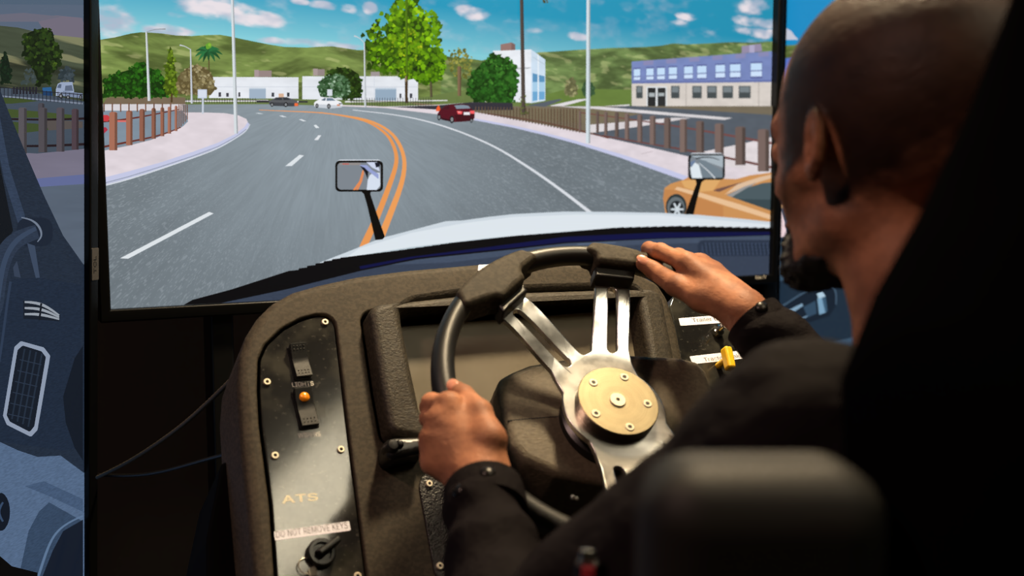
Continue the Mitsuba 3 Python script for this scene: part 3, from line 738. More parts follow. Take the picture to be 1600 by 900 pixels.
s.piece('sports_car', [((204, 146, 88), [(1034, 310), (1036, 294), (1046, 287), (1066, 281), (1073, 277), (1085, 278), (1120, 279), (1148, 280), (1170, 274), (1215, 268), (1215, 352), (1080, 338), (1038, 336)]), ((222, 170, 106), [(1062, 283), (1088, 280), (1124, 281), (1112, 298), (1090, 300), (1068, 293)]),
                       ((196, 134, 80), [(1036, 296), (1058, 297), (1080, 306), (1128, 322), (1128, 340), (1040, 336), (1034, 312)]), ((232, 192, 150), [(1056, 292), (1092, 301), (1150, 318), (1215, 340), (1215, 347), (1140, 324), (1085, 306), (1052, 296)]), ((118, 84, 74), [(1112, 298), (1118, 295), (1148, 287), (1162, 284), (1140, 292), (1122, 300)]),
                       ((222, 190, 158), [(1130, 304), (1150, 288), (1184, 277), (1215, 270), (1215, 275), (1188, 283), (1160, 293)]), ((150, 150, 150), [(1133, 305), (1160, 292), (1180, 285), (1160, 299), (1142, 308)]), ((76, 92, 98), [(1141, 308), (1166, 293), (1190, 286), (1215, 284), (1215, 334), (1190, 325)]),
                       ((58, 74, 80), [(1150, 311), (1215, 312), (1215, 334), (1190, 325)]), ((48, 56, 58), blob(1054.5, 323, 20, 20, 0, .82)), ((104, 112, 116), blob(1054, 324, 16.5, 20, 0, .82)), ((36, 40, 44), blob(1055, 326, 12.5, 20, 0, .86))] +
        [((206, 216, 222), band([(1056, 327), (1056 + 10 * cos(R(a)), 327 + 11 * sin(R(a)))], [1.8, 1.3])) for a in range(0, 360, 60)], 'tan sports car passing at the right of the bonnet on the screen')
# the simulated truck itself
s.piece('bonnet', [((206, 216, 224), [(430, 440), (500, 409.5), (550, 390), (592, 372.5), (640, 360), (695, 345.5), (720, 344.5), (760, 339), (800, 334.5), (880, 330.5), (960, 331), (1030, 332.5), (1087, 335.5), (1150, 341), (1215, 348), (1215, 372), (1100, 366), (900, 372), (700, 392), (520, 422)]),
                   ((222, 230, 236), [(560, 388), (640, 364), (720, 349), (800, 339), (900, 335), (1030, 336), (1215, 352), (1215, 362), (1050, 358), (900, 362), (760, 374), (640, 388), (540, 402)]), ((186, 200, 208), [(470, 424), (540, 402), (640, 386), (760, 372), (900, 360), (1050, 354), (1215, 359), (1215, 372), (900, 374), (520, 424)])], 'white truck bonnet along the bottom of the road view on the screen')
s.piece('dash_top', [((56, 66, 84), [(300, 500), (345, 471), (450, 448), (562, 421), (650, 402.5), (800, 387.5), (880, 377), (1030, 371), (1215, 365), (1215, 470), (300, 500)], 5), ((68, 80, 100), [(600, 414), (700, 398), (800, 389), (900, 379), (1030, 373), (1215, 367), (1215, 376), (1000, 382), (850, 392), (700, 410)], 5),
                     ((96, 110, 132), [(900, 381), (960, 378), (960, 379.5), (900, 382.5)]), ((44, 54, 72), rq(1088, 375, 1215, 400, 9)), ((58, 70, 92), rq(1094, 379, 1215, 398, 6), 5)] +
        [((34, 44, 60), [(1096 + 6 * k, 379 + .1 * k), (1098.5 + 6 * k, 379), (1101 + 6 * k, 398), (1098.5 + 6 * k, 398)]) for k in range(19)] + [((40, 50, 66), quad(1095, 383 + 5 * k, 1215, 384 + 5 * k)) for k in range(3)], 'blue-grey dashboard top with a vent grille along the bottom of the screen')
top = [(450, 423)]
for k in range(60):          # the stepped upper edge of the windscreen seal
    x = 453 + 13 * k
    y = np.interp(x, [450, 500, 525, 612, 700, 800, 880, 955, 1055, 1195, 1220], [423, 408.5, 402.5, 391.5, 379, 368, 362, 355.5, 353, 356, 357])
    top += [(x, y + .5), (x + 12, y - .7)]
s.piece('windscreen_seal', [((9, 9, 13), [(286, 476), (300, 468), (360, 452)] + top + [(1225, 367), (1030, 373), (880, 380), (800, 389.5), (650, 405), (562, 423), (450, 451), (345, 473)]),
                            ((14, 18, 66), [(560, 416), (640, 401), (760, 386), (880, 370), (1030, 363), (1225, 362), (1225, 366), (1030, 372), (880, 378), (800, 387), (650, 402.5), (562, 420.5)])], 'black and navy windscreen seal under the bonnet on the screen')
def mirror(arm, x0, y0, x1, y1, glass):
    return [((8, 8, 9), arm), ((214, 220, 228), rq(x0 + 1.5, y0 - 1.5, x1 - 1.5, y1 - 6, 7)), ((8, 8, 9), rq(x0, y0, x1, y1, 7)), ((126, 134, 142), rq(x0 + 3.2, y0 + 3.2, x1 - 3.6, y1 - 3.2, 6))] + glass
s.piece('wing_mirror', mirror([(560, 297), (579, 297), (577, 303), (588, 336), (600, 370), (596, 374), (585, 375), (572, 320), (567, 303)], 522.5, 251, 597, 299.5,
        [((146, 140, 138), quad(529, 254.5, 562, 258)), ((200, 80, 70), quad(534, 255.6, 544, 257)), ((232, 140, 80), [(565, 266), (567, 267), (562, 285), (554, 296.8), (550, 296.8), (560, 283)]), ((232, 140, 80), [(566.8, 269), (567.6, 270), (564, 284), (558, 296.8), (555, 296.8), (562.5, 284)]),
         ((214, 224, 238), [(576, 274), (582, 270), (592, 270), (592.5, 290), (587, 296.8), (571.5, 296.8), (573, 282)]), ((150, 162, 210), [(560, 258), (572, 258), (580, 266), (590, 272), (590, 280), (575, 268)]), ((206, 214, 236), [(571, 253.5), (588, 253.5), (592, 268), (580, 262)]), ((20, 22, 30), [(561, 259), (568, 262), (574, 268), (573, 280), (569, 270)]), ((24, 26, 40), [(584, 254), (592, 254), (592, 260), (586, 262)])]), 'black wing mirror on a slanted arm left of the centre line on the screen')
s.piece('wing_mirror', mirror([(1084, 279), (1102, 279), (1094, 285), (1087, 312), (1081.5, 335), (1068, 335), (1078, 308), (1086, 287)], 1073, 240.5, 1130.5, 281,
        [((168, 180, 188), [(1076, 243), (1127.5, 243), (1127.5, 262), (1100, 252), (1090, 248)]), ((116, 130, 140), [(1088, 250), (1100, 251), (1127, 268), (1127, 278), (1096, 278), (1092, 262)]), ((222, 232, 238), [(1076, 262), (1084, 254), (1090, 258), (1095, 278.5), (1079, 278.5)]), ((226, 230, 234), band([(1090, 255), (1104, 267), (1115, 278.5)], [.4, .6, .9])), ((60, 66, 74), band([(1085, 248), (1096, 246), (1110, 246.5), (1122, 250)], [1.2, 1.0, .8, .5])), ((110, 130, 160), [(1076, 254), (1083, 250), (1084, 253), (1078, 262)])]), 'black wing mirror beside the tan sports car on the screen')

# body of the middle television
bz = 0.016
xs0, xs1, zs0, zs1 = BL[0], BR[0], BL[2], BL[2] + SH
def tvbox(a, b, y0, y1, r=.003):
    return rbox((a[0], y0, a[1]), (b[0], y1, b[1]), r, 1)
fr_ = cat(tvbox((xs0 - bz, zs0 - .020), (xs1 + bz, zs0 + .001), 1.680, 1.74), tvbox((xs0 - bz, zs1 - .001), (xs1 + bz, zs1 + bz), 1.680, 1.74), tvbox((xs0 - bz, zs0 - .02), (xs0 + .001, zs1 + bz), 1.680, 1.74), tvbox((xs1 - .001, zs0 - .02), (xs1 + bz, zs1 + bz), 1.680, 1.74))
add('bezel', fr_, M('bezel'), tv)
add('casing', rbox((xs0 - .01, 1.705, zs0 - .015), (xs1 + .01, 1.775, zs1 + .01), .01, 1), M('black_plastic'), tv)
front = Plane((0, 1.6798, 0), (1, 0, 0), (0, -1, 0))
add('logo_lettering', text_on(front, 'Roku TV', (1180.5, 436.2), (1197, 435.2), 0.0075), M('white_print'), tv, smooth=False)
sx_ = on(1196, 470, np.array([0, 1.72, 0]), TVN)[0]
for xx in (sx_, xs0 + .18):
    add('stand_foot', cat(rbox((xx - .02, 1.70, .03), (xx + .02, 1.76, zs0 - .005), .006, 1), rbox((xx - .035, 1.5, 0.0), (xx + .035, 1.95, .035), .012, 1)), M('black_plastic'), tv)

# ---- the portrait screens left and right
def wing_tv(key, corner, ang, sign, lean=0.0):
    """A portrait television hinged at a vertical line; the screen runs from there towards the viewer. Returns its Screen."""
    u = np.array([cos(ang), -sin(ang), 0.0])           # along the screen, to the right as one looks at it
    n = np.array([-sin(ang), -cos(ang), 0.0])
    n = n - np.array([0, 0, lean])                       # leaning over at the top
    n /= np.linalg.norm(n)
    v = np.cross(n, u)
    o = corner + v * ((0.62 - corner[2]) / v[2])
    if sign < 0:
        o = o - u * PW
    pl = Screen(key, o, u, n, PW, PH)
    return pl


def wing_body(pl, b=0.02):
    m = pl.mat()
    def bx(a, c, d, e, h0, h1, r=.003):
        return rbox((a, c, h0), (d, e, h1), r, 1)
    add('bezel', xf(cat(bx(-b, -b, PW + b, .001, -.03, .012), bx(-b, PH - .001, PW + b, PH + b, -.03, .012), bx(-b, -b, .001, PH + b, -.03, .012), bx(PW - .001, -b, PW + b, PH + b, -.03, .012)), m), M('bezel'), pl.key)
    add('casing', xf(bx(-.01, -.01, PW + .01, PH + .01, -.07, -.004, .01), m), M('black_plastic'), pl.key)
    for a in (.2, PW - .2):
        p = pl.p3(a, 0, -.04)
        add('stand_foot', cat(box((p[0] - .02, p[1] - .02, .02), (p[0] + .02, p[1] + .02, .63)), rbox((p[0] - .12, p[1] - .12, 0), (p[0] + .12, p[1] + .12, .03), .012, 1)), M('black_plastic'), pl.key)


PW, PH = SH, SW
ta = thing('television', 'upright television at the left, dimly showing the cab door pillar and an air vent', 'television')
AL = R(-48)
cl = on(131, 450, np.array([0, 1.655, 0]), TVN)
sl = wing_tv(ta, cl, AL, -1, 0.0465)
sl.piece(None, [((84, 100, 120), [(0, 0), (PW, 0), (PW, PH), (0, PH)])], 'dim grey-blue picture of the left screen', flat=True)
sl.piece('sky', [((78, 96, 116), [(-900, -600), (160, -600), (160, 200), (-900, 200)]), ((86, 100, 120), [(-900, 0), (160, 8), (160, 80), (-900, 60)]), ((112, 106, 122), [(60, 30), (90, 24), (131, 28), (140, 60), (95, 57), (70, 46)]), ((104, 104, 120), [(-20, 24), (40, 20), (100, 26), (60, 34), (-20, 34)])])
sl.piece('hill', [((58, 66, 52), [(-900, 60), (-100, 42), (0, 40), (30, 43), (60, 50), (90, 55), (140, 60), (140, 160), (-900, 160)], 2)], 'dark hillside on the left screen')
sl.piece('bush', crown([(36, 130), (40, 112), (50, 104), (60, 112), (62, 132)], [(50, 62, 62), (74, 86, 88)], 30, 5, base=False) + crown([(90, 125), (96, 108), (108, 104), (118, 110), (120, 128)], [(40, 52, 58), (70, 82, 90)], 36, 5), 'grey bushes behind the white truck on the left screen')
sl.piece('tree', crown([(38, 70), (40, 52), (55, 46), (70, 42), (86, 48), (90, 66), (100, 80), (96, 100), (84, 112), (82, 130), (62, 134), (54, 112), (44, 95), (38, 82)], [(14, 28, 14), (36, 58, 20), (66, 90, 26)], 170, 6), 'leafy green tree on the left screen')
sl.piece('cypress', crown([(10, 80), (16, 90), (20, 110), (18, 130), (4, 131), (1, 110), (4, 92)], [(12, 28, 20), (22, 48, 28)], 60, 4), 'narrow dark cypress on the left screen')
sl.piece('ground', [((66, 78, 92), [(-600, 132), (20, 138), (140, 160), (140, 240), (-600, 240)], 4), ((60, 76, 40), [(-600, 150), (30, 153), (62, 158), (20, 162), (-600, 160)]), ((64, 80, 42), [(10, 170), (60, 174), (118, 180), (110, 186), (60, 184), (10, 184)]), ((60, 76, 42), [(18, 190), (90, 196), (80, 203), (18, 210)]), ((84, 78, 76), [(70, 187), (131, 190), (131, 200), (78, 204)])])
sl.piece('truck', [((150, 164, 190), [(89, 140), (92, 131), (97, 128.5), (115, 128), (117.5, 142), (117.5, 150), (89, 150)]), ((84, 98, 122), [(91, 137), (94, 131.5), (98, 131.5), (97, 138)]), ((92, 104, 126), [(104, 134), (114, 133), (116, 142), (103, 142)]), ((120, 134, 160), [(100, 142), (131, 146), (131, 154), (100, 150)])] + wheel(97, 150, 4, .8) + wheel(128, 152, 4, .6) + wheel(108, 152, 3, .8), 'white truck cab on the left screen')
sl.piece('skip', [((40, 90, 140), [(68, 137), (82, 136), (84, 150), (69, 149)]), ((28, 60, 100), [(68, 143), (84, 143), (84, 150), (69, 149)])])
sl.piece('iron_fence', [((30, 32, 44), band([(0, 136), (60, 142), (131, 148)], [.5, .5, .6])), ((120, 130, 148), band([(0, 150), (60, 155), (131, 162)], [1.2, 1.2, 1.4]))] + [((30, 32, 44), [(2 + 6 * k, 136 + .5 * k), (3 + 6 * k, 136 + .5 * k), (3 + 6 * k, 152 + .55 * k), (2 + 6 * k, 152 + .55 * k)]) for k in range(22)] + [((34, 34, 44), quad(22 + 5 * k, 136, 25 + 5 * k, 147)) for k in range(8)])
sl.piece('pavement', [((116, 112, 130), [(-600, 240), (20, 238), (60, 240), (140, 232), (140, 276), (70, 284), (-600, 330)], 4), ((96, 106, 150), [(30, 283), (70, 278), (140, 272), (140, 288), (66, 293), (30, 296)])])
sl.piece('road', [((88, 100, 116), [(-600, 300), (66, 292), (140, 287), (140, 480), (-600, 480)], 4)])
wf = [((34, 24, 30), band([(15, 186), (70, 187), (140, 185)], [1.5, 1.6, 1.8])), ((34, 24, 30), band([(15, 228), (70, 228), (140, 225)], [1.6, 1.8, 2.0]))]
for x, w, a, b, c in ((37, 6.5, 168, 240, (86, 82, 88)), (66, 5, 161, 180, (78, 76, 84)), (68.5, 6.8, 168, 238, (84, 80, 86)), (96, 6.2, 168, 237, (82, 76, 84)), (119, 5.4, 170, 234, (76, 62, 70))):
    wf += post(x, w, a, b, c)
sl.piece('wooden_fence', wf, 'grey wooden fence posts on the left screen')
sl.piece('door_pillar', [((33, 44, 60), [(-900, 60), (-30, 60), (0, 136), (14, 172), (40, 235), (70, 305), (100, 368), (131, 412), (145, 425), (145, 1000), (-900, 1000)], 5), ((48, 62, 84), [(0, 175), (16, 260), (40, 335), (42, 350), (30, 350), (8, 280), (0, 240)], 5), ((14, 20, 28), [(-900, 230), (0, 250), (10, 300), (22, 360), (10, 385), (-900, 420)])], 'dark blue door pillar and side of the cab on the left screen')
sl.piece('grab_handle', [((26, 36, 52), rq(28, 340, 84, 385, 16)), ((110, 122, 140), band([(35, 340), (50, 344), (62, 354), (66, 368), (60, 378)], [.8, 1.4, 1.8, 1.4, .8])), ((42, 54, 73), band([(-10, 520), (-4, 450), (6, 405), (24, 378), (60, 362)], [14, 14, 14, 13, 11]), 5), ((54, 69, 92), band([(-6, 500), (2, 440), (12, 400), (30, 374), (58, 357)], [4, 4, 4, 4, 3])), ((52, 64, 84), [(22, 418), (28, 408), (34, 434), (24, 432)]), ((58, 72, 94), [(44, 380), (56, 384), (64, 436), (58, 437)])], 'curved grab handle on the left screen')
sl.piece('door_panel', [((30, 42, 60), [(20, 436), (64, 434), (128, 445), (128, 700), (100, 704), (0, 690), (-900, 660), (-900, 520), (0, 500)], 5), ((44, 58, 80), band([(18, 440), (12, 480), (4, 540), (-6, 600)], [2, 2, 2, 2])), ((18, 26, 38), [(100, 620), (118, 560), (131, 540), (131, 720), (118, 700), (104, 660)])])
sl.piece('air_vent', [((22, 30, 42), [(38, 470), (62, 472), (96, 492), (94, 502), (38, 498)])] + [((148, 156, 166), band([(40, 472 + 9.5 * k), (66, 476 + 8 * k), (94, 493 + 3 * k)], [1.6, 2.2, 1.3])) for k in range(3)] + [((20, 26, 36), band([(66, 474), (63, 500)], [1.5, 1.5]))], 'small vent with three pale bars on the left screen')
vo = [(34, 533), (70, 543), (80, 556), (60, 672), (50, 683), (12, 664), (6, 650), (24, 542)]
vi = [(37, 540), (66, 549), (73, 558), (55, 666), (48, 675), (17, 659), (12, 649), (29, 547)]
sl.piece('air_vent', [((140, 152, 172), soften(vo, 4, .9)), ((20, 28, 40), soften(vi, 3, .9))] + [((34, 46, 62), band([(40 + 9 * k, 545 + 2.5 * k), (20 + 8.5 * k, 655 + 4 * k)], [1.3, 1.3])) for k in range(4)] + [((40, 52, 70), band([(32 - 3.6 * k, 562 + 17 * k), (66 - 3.2 * k, 570 + 17 * k)], [.7, .7])) for k in range(6)], 'tall air vent in a pale frame on the left screen')
sl.piece('door_trim', [((82, 103, 132), [(-900, 640), (0, 690), (30, 704), (60, 714), (96, 712), (131, 738), (145, 745), (145, 1000), (-900, 1000)], 5), ((66, 86, 114), [(40, 760), (70, 752), (131, 780), (131, 800), (80, 776)], 5), ((52, 70, 94), [(30, 905), (46, 830), (62, 800), (78, 785), (131, 815), (131, 905)], 5), ((20, 28, 42), [(66, 905), (84, 860), (100, 830), (131, 812), (131, 905)]), ((92, 116, 146), band([(60, 905), (72, 868), (92, 830), (131, 806)], [2, 2, 1.6, 1.2])), ((16, 24, 36), blob(2, 800, 30, 20, 0, .5)), ((52, 72, 100), band([(6, 785), (0, 800), (6, 815)], [1.5, 2, 1.5])), ((6, 6, 8), [(-40, 870), (0, 868), (20, 885), (60, 895), (60, 930), (-40, 930)])], 'pale blue door trim along the bottom of the left screen')
wing_body(sl)
lp = Plane(sl.p3(0, 0, .0122), sl.u, sl.n)
q0 = lp.pts([(142.5, 437), (153, 437), (153, 388), (142.5, 388)])
add('logo_plate', xf(slab(rrect(q0[:, 0].min(), q0[:, 1].min(), q0[:, 0].max(), q0[:, 1].max(), .0015), -.004, .0016, .0005), lp.mat()), M('logo_plate'), ta)
add('logo_lettering', text_on(lp, 'TCL', (150.5, 427), (150.3, 400), .0062, .0017, .0003, True), M('dark_hole'), ta, smooth=False)

tb = thing('television', 'upright television behind the head of the driver, showing the far side of the cab', 'television')
AR = R(50)
cr = on(1218, 450, np.array([0, 1.80, 0]), TVN)
sr = wing_tv(tb, cr, AR, 1)
sr.piece(None, [((26, 140, 196), [(0, 0), (PW, 0), (PW, PH), (0, PH)])], 'bright blue sky of the right screen', flat=True)
sr.piece('cloud', [((196, 200, 214), [(1214, 36), (1222, 40), (1236, 48), (1242, 56), (1248, 62), (1214, 62)])])
sr.piece('hill', [((104, 122, 64), [(1210, 72), (1240, 70), (1300, 72), (2100, 50), (2100, 200), (1210, 200)], 2)])
sr.piece('office_building', [((90, 120, 206), [(1210, 92), (1238, 90), (1300, 86), (1300, 134), (1210, 134)]), ((170, 212, 246), [(1214, 107), (1220, 106.5), (1220, 132), (1214, 132)]), ((216, 208, 200), [(1210, 134), (1300, 134), (1300, 182), (1210, 180)], 4)], 'blue building continued on the right screen')
sr.piece('ground', [((88, 98, 108), [(1210, 180), (2100, 185), (2100, 335), (1210, 335)], 4), ((214, 208, 212), [(1210, 222), (1300, 205), (1300, 290), (1210, 290)], 4), ((110, 80, 74), [(1210, 227), (1300, 216), (1300, 219), (1210, 230)])])
sr.piece('sports_car', [((216, 168, 120), [(1210, 262), (1300, 258), (1300, 330), (1210, 330)]), ((64, 80, 90), [(1210, 297), (1300, 290), (1300, 325), (1210, 318)]), ((40, 48, 58), quad(1210, 310, 1260, 320))])
sr.piece('cab_interior', [((58, 82, 104), [(1205, 325), (2100, 325), (2100, 1200), (1205, 1200)], 5), ((240, 214, 218), [(1213, 330), (1221, 328), (1236, 384), (1214, 364)]), ((34, 52, 70), [(1205, 372), (1300, 366), (1300, 380), (1205, 386)], 5), ((78, 112, 126), band([(1205, 381), (1250, 378), (1320, 372)], [1, 1.2, 1.2])), ((48, 70, 90), [(1205, 386), (1300, 378), (1420, 400), (1420, 450), (1205, 470)], 5), ((60, 84, 104), [(1205, 398), (1240, 390), (1262, 440), (1222, 444), (1205, 432)], 5), ((30, 46, 62), [(1205, 440), (1340, 430), (1360, 520), (1205, 560)], 5)], 'blue-grey far door of the cab on the right screen')
sr.piece('door_handle', [((22, 34, 48), soften([(1205, 492), (1270, 450), (1290, 444), (1304, 452), (1306, 478), (1296, 494), (1240, 512), (1205, 520)], 4, .9)), ((66, 88, 108), band([(1205, 490), (1270, 449), (1291, 443), (1304, 452), (1306, 476)], [1.4, 1.4, 1.6, 1.4, 1])), ((130, 162, 186), band([(1222, 494), (1240, 484), (1254, 476)], [2.5, 3, 2])), ((176, 204, 222), [(1276, 459), (1284, 455), (1290, 463), (1279, 467)]), ((122, 160, 188), [(1277, 467), (1287, 465), (1291, 488), (1280, 492)]), ((60, 90, 114), [(1284, 465), (1290, 464), (1293, 486), (1289, 488)]), ((110, 140, 164), band([(1214, 508), (1250, 499), (1268, 490)], [1, 1.3, 1])), ((50, 74, 96), [(1255, 480), (1274, 470), (1276, 490), (1262, 496)])], 'door handle in its recess on the right screen')
wing_body(sr)

# ---------------------------------------------------------------- the dashboard
DN = np.array([0, -cos(R(36)), sin(R(36))])
D = Plane(at(480, 650, 1.12), [1, 0, 0], DN)


def dpts(p, h=0.0):
    return D.pts(p, h)


def dslab(px, z0, z1, r, rr=0.004, holes=(), seg=0.004, taper=0.0, h=None, rh=None):
    h = z1 if h is None else h
    return xf(slab(soften(dpts(px, h), rr, seg), z0, z1, r, [inset(soften(dpts(q, h), e, seg), -.0022) for q, e in holes], taper=taper, rh=rh), D.mat())


hood_out = [(566, 500), (572, 490), (584, 486), (706, 473), (812, 467), (925, 463), (1006, 461), (1018, 466), (1026, 478), (1045, 580), (1062, 700), (640, 700), (606, 694), (596, 684), (584, 620)]
hood_in = [(622, 520), (620, 502), (640, 490), (710, 479), (820, 471), (930, 467), (978, 466), (984, 476), (998, 560), (1012, 664), (660, 664), (650, 656), (636, 590)]
plate_px = [(406, 563), (416, 540), (442, 515), (470, 500), (493, 493.5), (508, 493), (518, 498), (523, 508), (539, 644), (557, 787), (575, 930), (434, 930), (424, 787), (408, 665), (405, 610)]
dash_out = [(410, 1040), (400, 930), (388, 800), (377, 690), (371, 600), (374, 556), (385, 522), (403, 493), (425, 471), (457, 453), (500, 441), (560, 428), (640, 418), (748, 409), (850, 404), (930, 410), (995, 422), (1030, 440), (1046, 465), (1060, 510), (1078, 600), (1098, 720), (1130, 1040)]
lower_px = [(655, 760), (657, 748), (664, 741), (676, 737), (770, 728), (792, 880), (684, 905), (678, 892)]
da = thing('dashboard', 'brown-black grained dashboard with a hooded instrument display behind the steering wheel', 'dashboard')
add('body', dslab(dash_out, -.115, 0.0, .012, .02, [(hood_out, .012), (plate_px, .010)], rh=.003), M('dash_leather'), da)
add('backing', dslab([(412, 1000), (384, 600), (400, 520), (460, 480), (560, 452), (748, 432), (930, 432), (1010, 460), (1050, 640), (1090, 1000)], -.105, -.07, .004, .02, h=0), M('recess'), da)  # black sheet, its colour gives the shade below the hood lip
add('instrument_hood', dslab([(x + (2.5 if x < 800 else -2.5), y + (2 if y < 600 else -2)) for x, y in hood_out], -.07, .026, .010, .012, [(hood_in, .008)], h=0), M('pad_leather'), da, label='padded grained hood around the display')
add('display', dslab([(620, 516), (628, 509), (790, 497), (925, 487), (978, 481), (986, 486), (999, 565), (1012, 662), (654, 666), (640, 600)], -.05, -.012, .002, .006, h=-.012), M('display'), da, label='dull blank display screen')
# trim lip of the raised border round the edge
q = soften(dpts([(x, y) for x, y in dash_out], 0), .02)
add('latch', cat(dslab([(602, 688), (612, 684), (662, 682), (668, 706), (612, 720), (604, 712)], -.004, .034, .008, .006, h=.03), xf(disc_solid([(0, .040), (.0055, .039), (.0085, .034), (.0085, .02), (0, .02)]), D.mat(*D.px(611, 699, .03))),
                 xf(disc_solid([(0, .041), (.003, .040), (.005, .036), (.005, .02), (0, .02)]), D.mat(*D.px(622, 697, .03)))), M('black_plastic'), da, label='glossy black plastic latch')
p0 = D.p3(*D.px(640, 900), -.10)
ped = [(322, 842), (346, 724), (384, 706), (398, 800), (412, 1000), (322, 1000)]
back = D.p3(0, 0, -.115)
add('side_panel', xf(slab(soften(D.pts(ped, -.09), .004), -.25, -.09, .004), D.mat()), M('black_matt'), da, label='flat black panel under the left edge')
fl0, fr0 = D.p3(*D.px(430, 1000)), D.p3(*D.px(1080, 1000))
add('pedestal', rbox((fl0[0] + .14, 1.28, 0.0), (fr0[0] - .04, 1.45, 1.02), .02, 1), M('black_matt'), da)
tp = D.px(760, 420)
add('sticker', dslab([(746, 424), (747, 414.5), (768, 413), (768, 424)], 0.0003, 0.0012, .0004, .0008, h=0, seg=.001), M('sticker'), da, label='small blank white sticker')

# switch panel let into the left of the dashboard
sp = thing('switch_panel', 'glossy black switch panel with two rocker switches left of the steering wheel', 'switch panel')
PH_ = -.004
add('plate', dslab([(x, y) for x, y in [(407.5, 563), (417.5, 541), (443, 517), (471, 502), (493, 495.5), (507, 495), (517, 500), (521.5, 509), (537.5, 644), (555.5, 787), (573, 930), (436, 930), (425.5, 787), (409.5, 665), (406.5, 610)]], -.03, PH_, .0008, .010, h=PH_), M('gloss_plate'), sp, smooth=25)


def screw(key, x, y, parent, r=.0042, h=PH_, pl=D, hexed=True):
    prof = [(r * .42, .0016), (r * .5, .0030), (r * .86, .0030), (r, .0024), (r, -.001), (0, -.001)]
    k = add(key, xf(disc_solid(prof, 24), pl.mat(*pl.px(x, y, h + .002), h)), M('screw_metal'), parent)
    return k, xf(disc_solid([(0, .0012), (r * .47, .0012), (r * .47, .0017), (r * .47, -.0005), (0, -.0005)], 6), pl.mat(*pl.px(x, y, h + .002), h))


def screws(pts, parent, r=.0042, h=PH_, pl=D, key='screw'):
    for x, y in pts:
        k, hole = screw(key, x, y, parent, r, h, pl)
        add('socket', hole, M('dark_hole'), k, smooth=False)


screws([(508, 503), (417.5, 596.5), (430, 711.5), (533, 702), (559, 900)], sp)


def rocker(px, py, hgt, wid, lens, key='rocker_switch'):
    a, b = D.px(px, py, .004)
    e = D.px(px + 10, py + 40) - D.px(px, py)
    e /= np.linalg.norm(e)
    ang = np.arctan2(e[0], -e[1])
    m = D.mat(a, b, PH_) @ np.array(T().rotate([0, 0, 1], float(np.degrees(ang)) * 0.55).matrix, float)
    w, h = wid / 2, hgt / 2
    fr = slab(rrect(-w - .0015, -h - .0015, w + .0015, h + .0015, .003), -.002, .0022, .001, [rrect(-w, -h, w, h, .002)])
    prof = np.array([(-h, .0025), (-h * .96, .0085), (-h * .2, .0062), (0, .0054), (h * .2, .0064), (h * .96, .0110), (h, .0105), (h, -.002), (-h, -.002)])
    body = trimesh.creation.extrude_polygon(Polygon(prof), 2 * (w - .0006), engine='earcut')
    body.apply_transform(np.array([[0, 0, 1, -(w - .0006)], [1, 0, 0, 0], [0, 1, 0, 0], [0, 0, 0, 1.0]]))
    dots = []
    for yy, zz in ((h * .80, .0104), (h * .62, .0092), (-h * .80, .0079), (-h * .62, .0075)):
        for xx in (-w * .6, -w * .2, w * .2, w * .6):
            dots.append(disc_solid([(0, .0009), (.0007, .0006), (.0010, 0), (0, 0)], 8).apply_translation([xx, yy, zz]))
    if lens:
        dots = dots[8:]
    k = add(key, xf(cat(fr, body, *dots), m), M('switch_plastic'), sp, smooth=30)
    if lens:
        add('lens', xf(disc_solid([(0, .0032), (.003, .0029), (.0052, .0016), (.0062, 0), (0, 0)], 24).apply_translation([0, h * .52, .0080]), m), M('amber_lens'), k, label='round amber indicator lens')
    return k


rocker(470.5, 562, .043, .0195, False)
labels[f'{sp}__rocker_switch'] = {'label': 'black rocker switch for the lights'}
k = rocker(479.0, 635, .047, .0205, True)
labels[k] = {'label': 'black rocker switch for the wipers with an amber lens'}
add('lettering', text_on(D, 'LIGHTS', (457, 604.8), (490.5, 602.4), .0056, PH_, .0003), M('print_light'), sp, smooth=False, label='LIGHTS')
add('lettering', text_on(D, 'WIPERS', (466, 684.4), (501.5, 681.6), .0056, PH_, .0003), M('print_light'), sp, smooth=False, label='WIPERS')
add('emblem', text_on(D, 'ATS', (441, 786.5), (497.5, 781.5), .0082, PH_, .0003, True), M('faint_print'), sp, smooth=False, label='faded ATS emblem')
st = add('sticker', dslab([(428, 830.5), (545.5, 814.5), (548, 829), (429.5, 845)], PH_, PH_ + .0004, .0002, .0004, h=PH_, seg=.002), M('sticker'), sp, smooth=False, label='white sticker reading DO NOT REMOVE KEYS')
add('lettering', text_on(D, 'DO NOT REMOVE KEYS', (432, 840.5), (544, 825.5), .0070, PH_ + .0004, .0002), M('sticker_ink'), st, smooth=False)
kx = D.px(500, 866, PH_)
ig = add('ignition_switch', xf(disc_solid([(0, .006), (.010, .006), (.0105, .010), (.0135, .010), (.0155, .007), (.0155, .0), (0, 0)], 40), D.mat(*kx, PH_)), M('black_plastic'), sp, label='round black ignition switch')
e = D.px(524, 845, .012) - D.px(497, 864, .012)
ang = float(np.degrees(np.arctan2(e[1], e[0])))
mk = D.mat(*kx, PH_) @ np.array(T().rotate([0, 0, 1], ang).matrix, float)
add('key', xf(cat(rbox((-.006, -.0035, .004), (.022, .0035, .018), .0022, 1), rbox((-.006, -.005, .004), (.004, .005, .012), .002, 1)), mk), M('black_plastic'), ig)
tr = trimesh.creation.torus(.0085, .0007, major_sections=30, minor_sections=8)
kr = D.px(480, 882, .004)
add('key_ring', xf(cat(tr, slab(soften(np.array([(.001, -.004), (.010, -.001), (.010, -.012), (.0, -.012)]), .001, .001), .0008, .0022, .0004)), D.mat(*kr, PH_ + .003) @ np.array(T().rotate([0, 1, 0], 12).matrix, float)), M('rod_metal'), sp, label='wire key ring with a small tag')

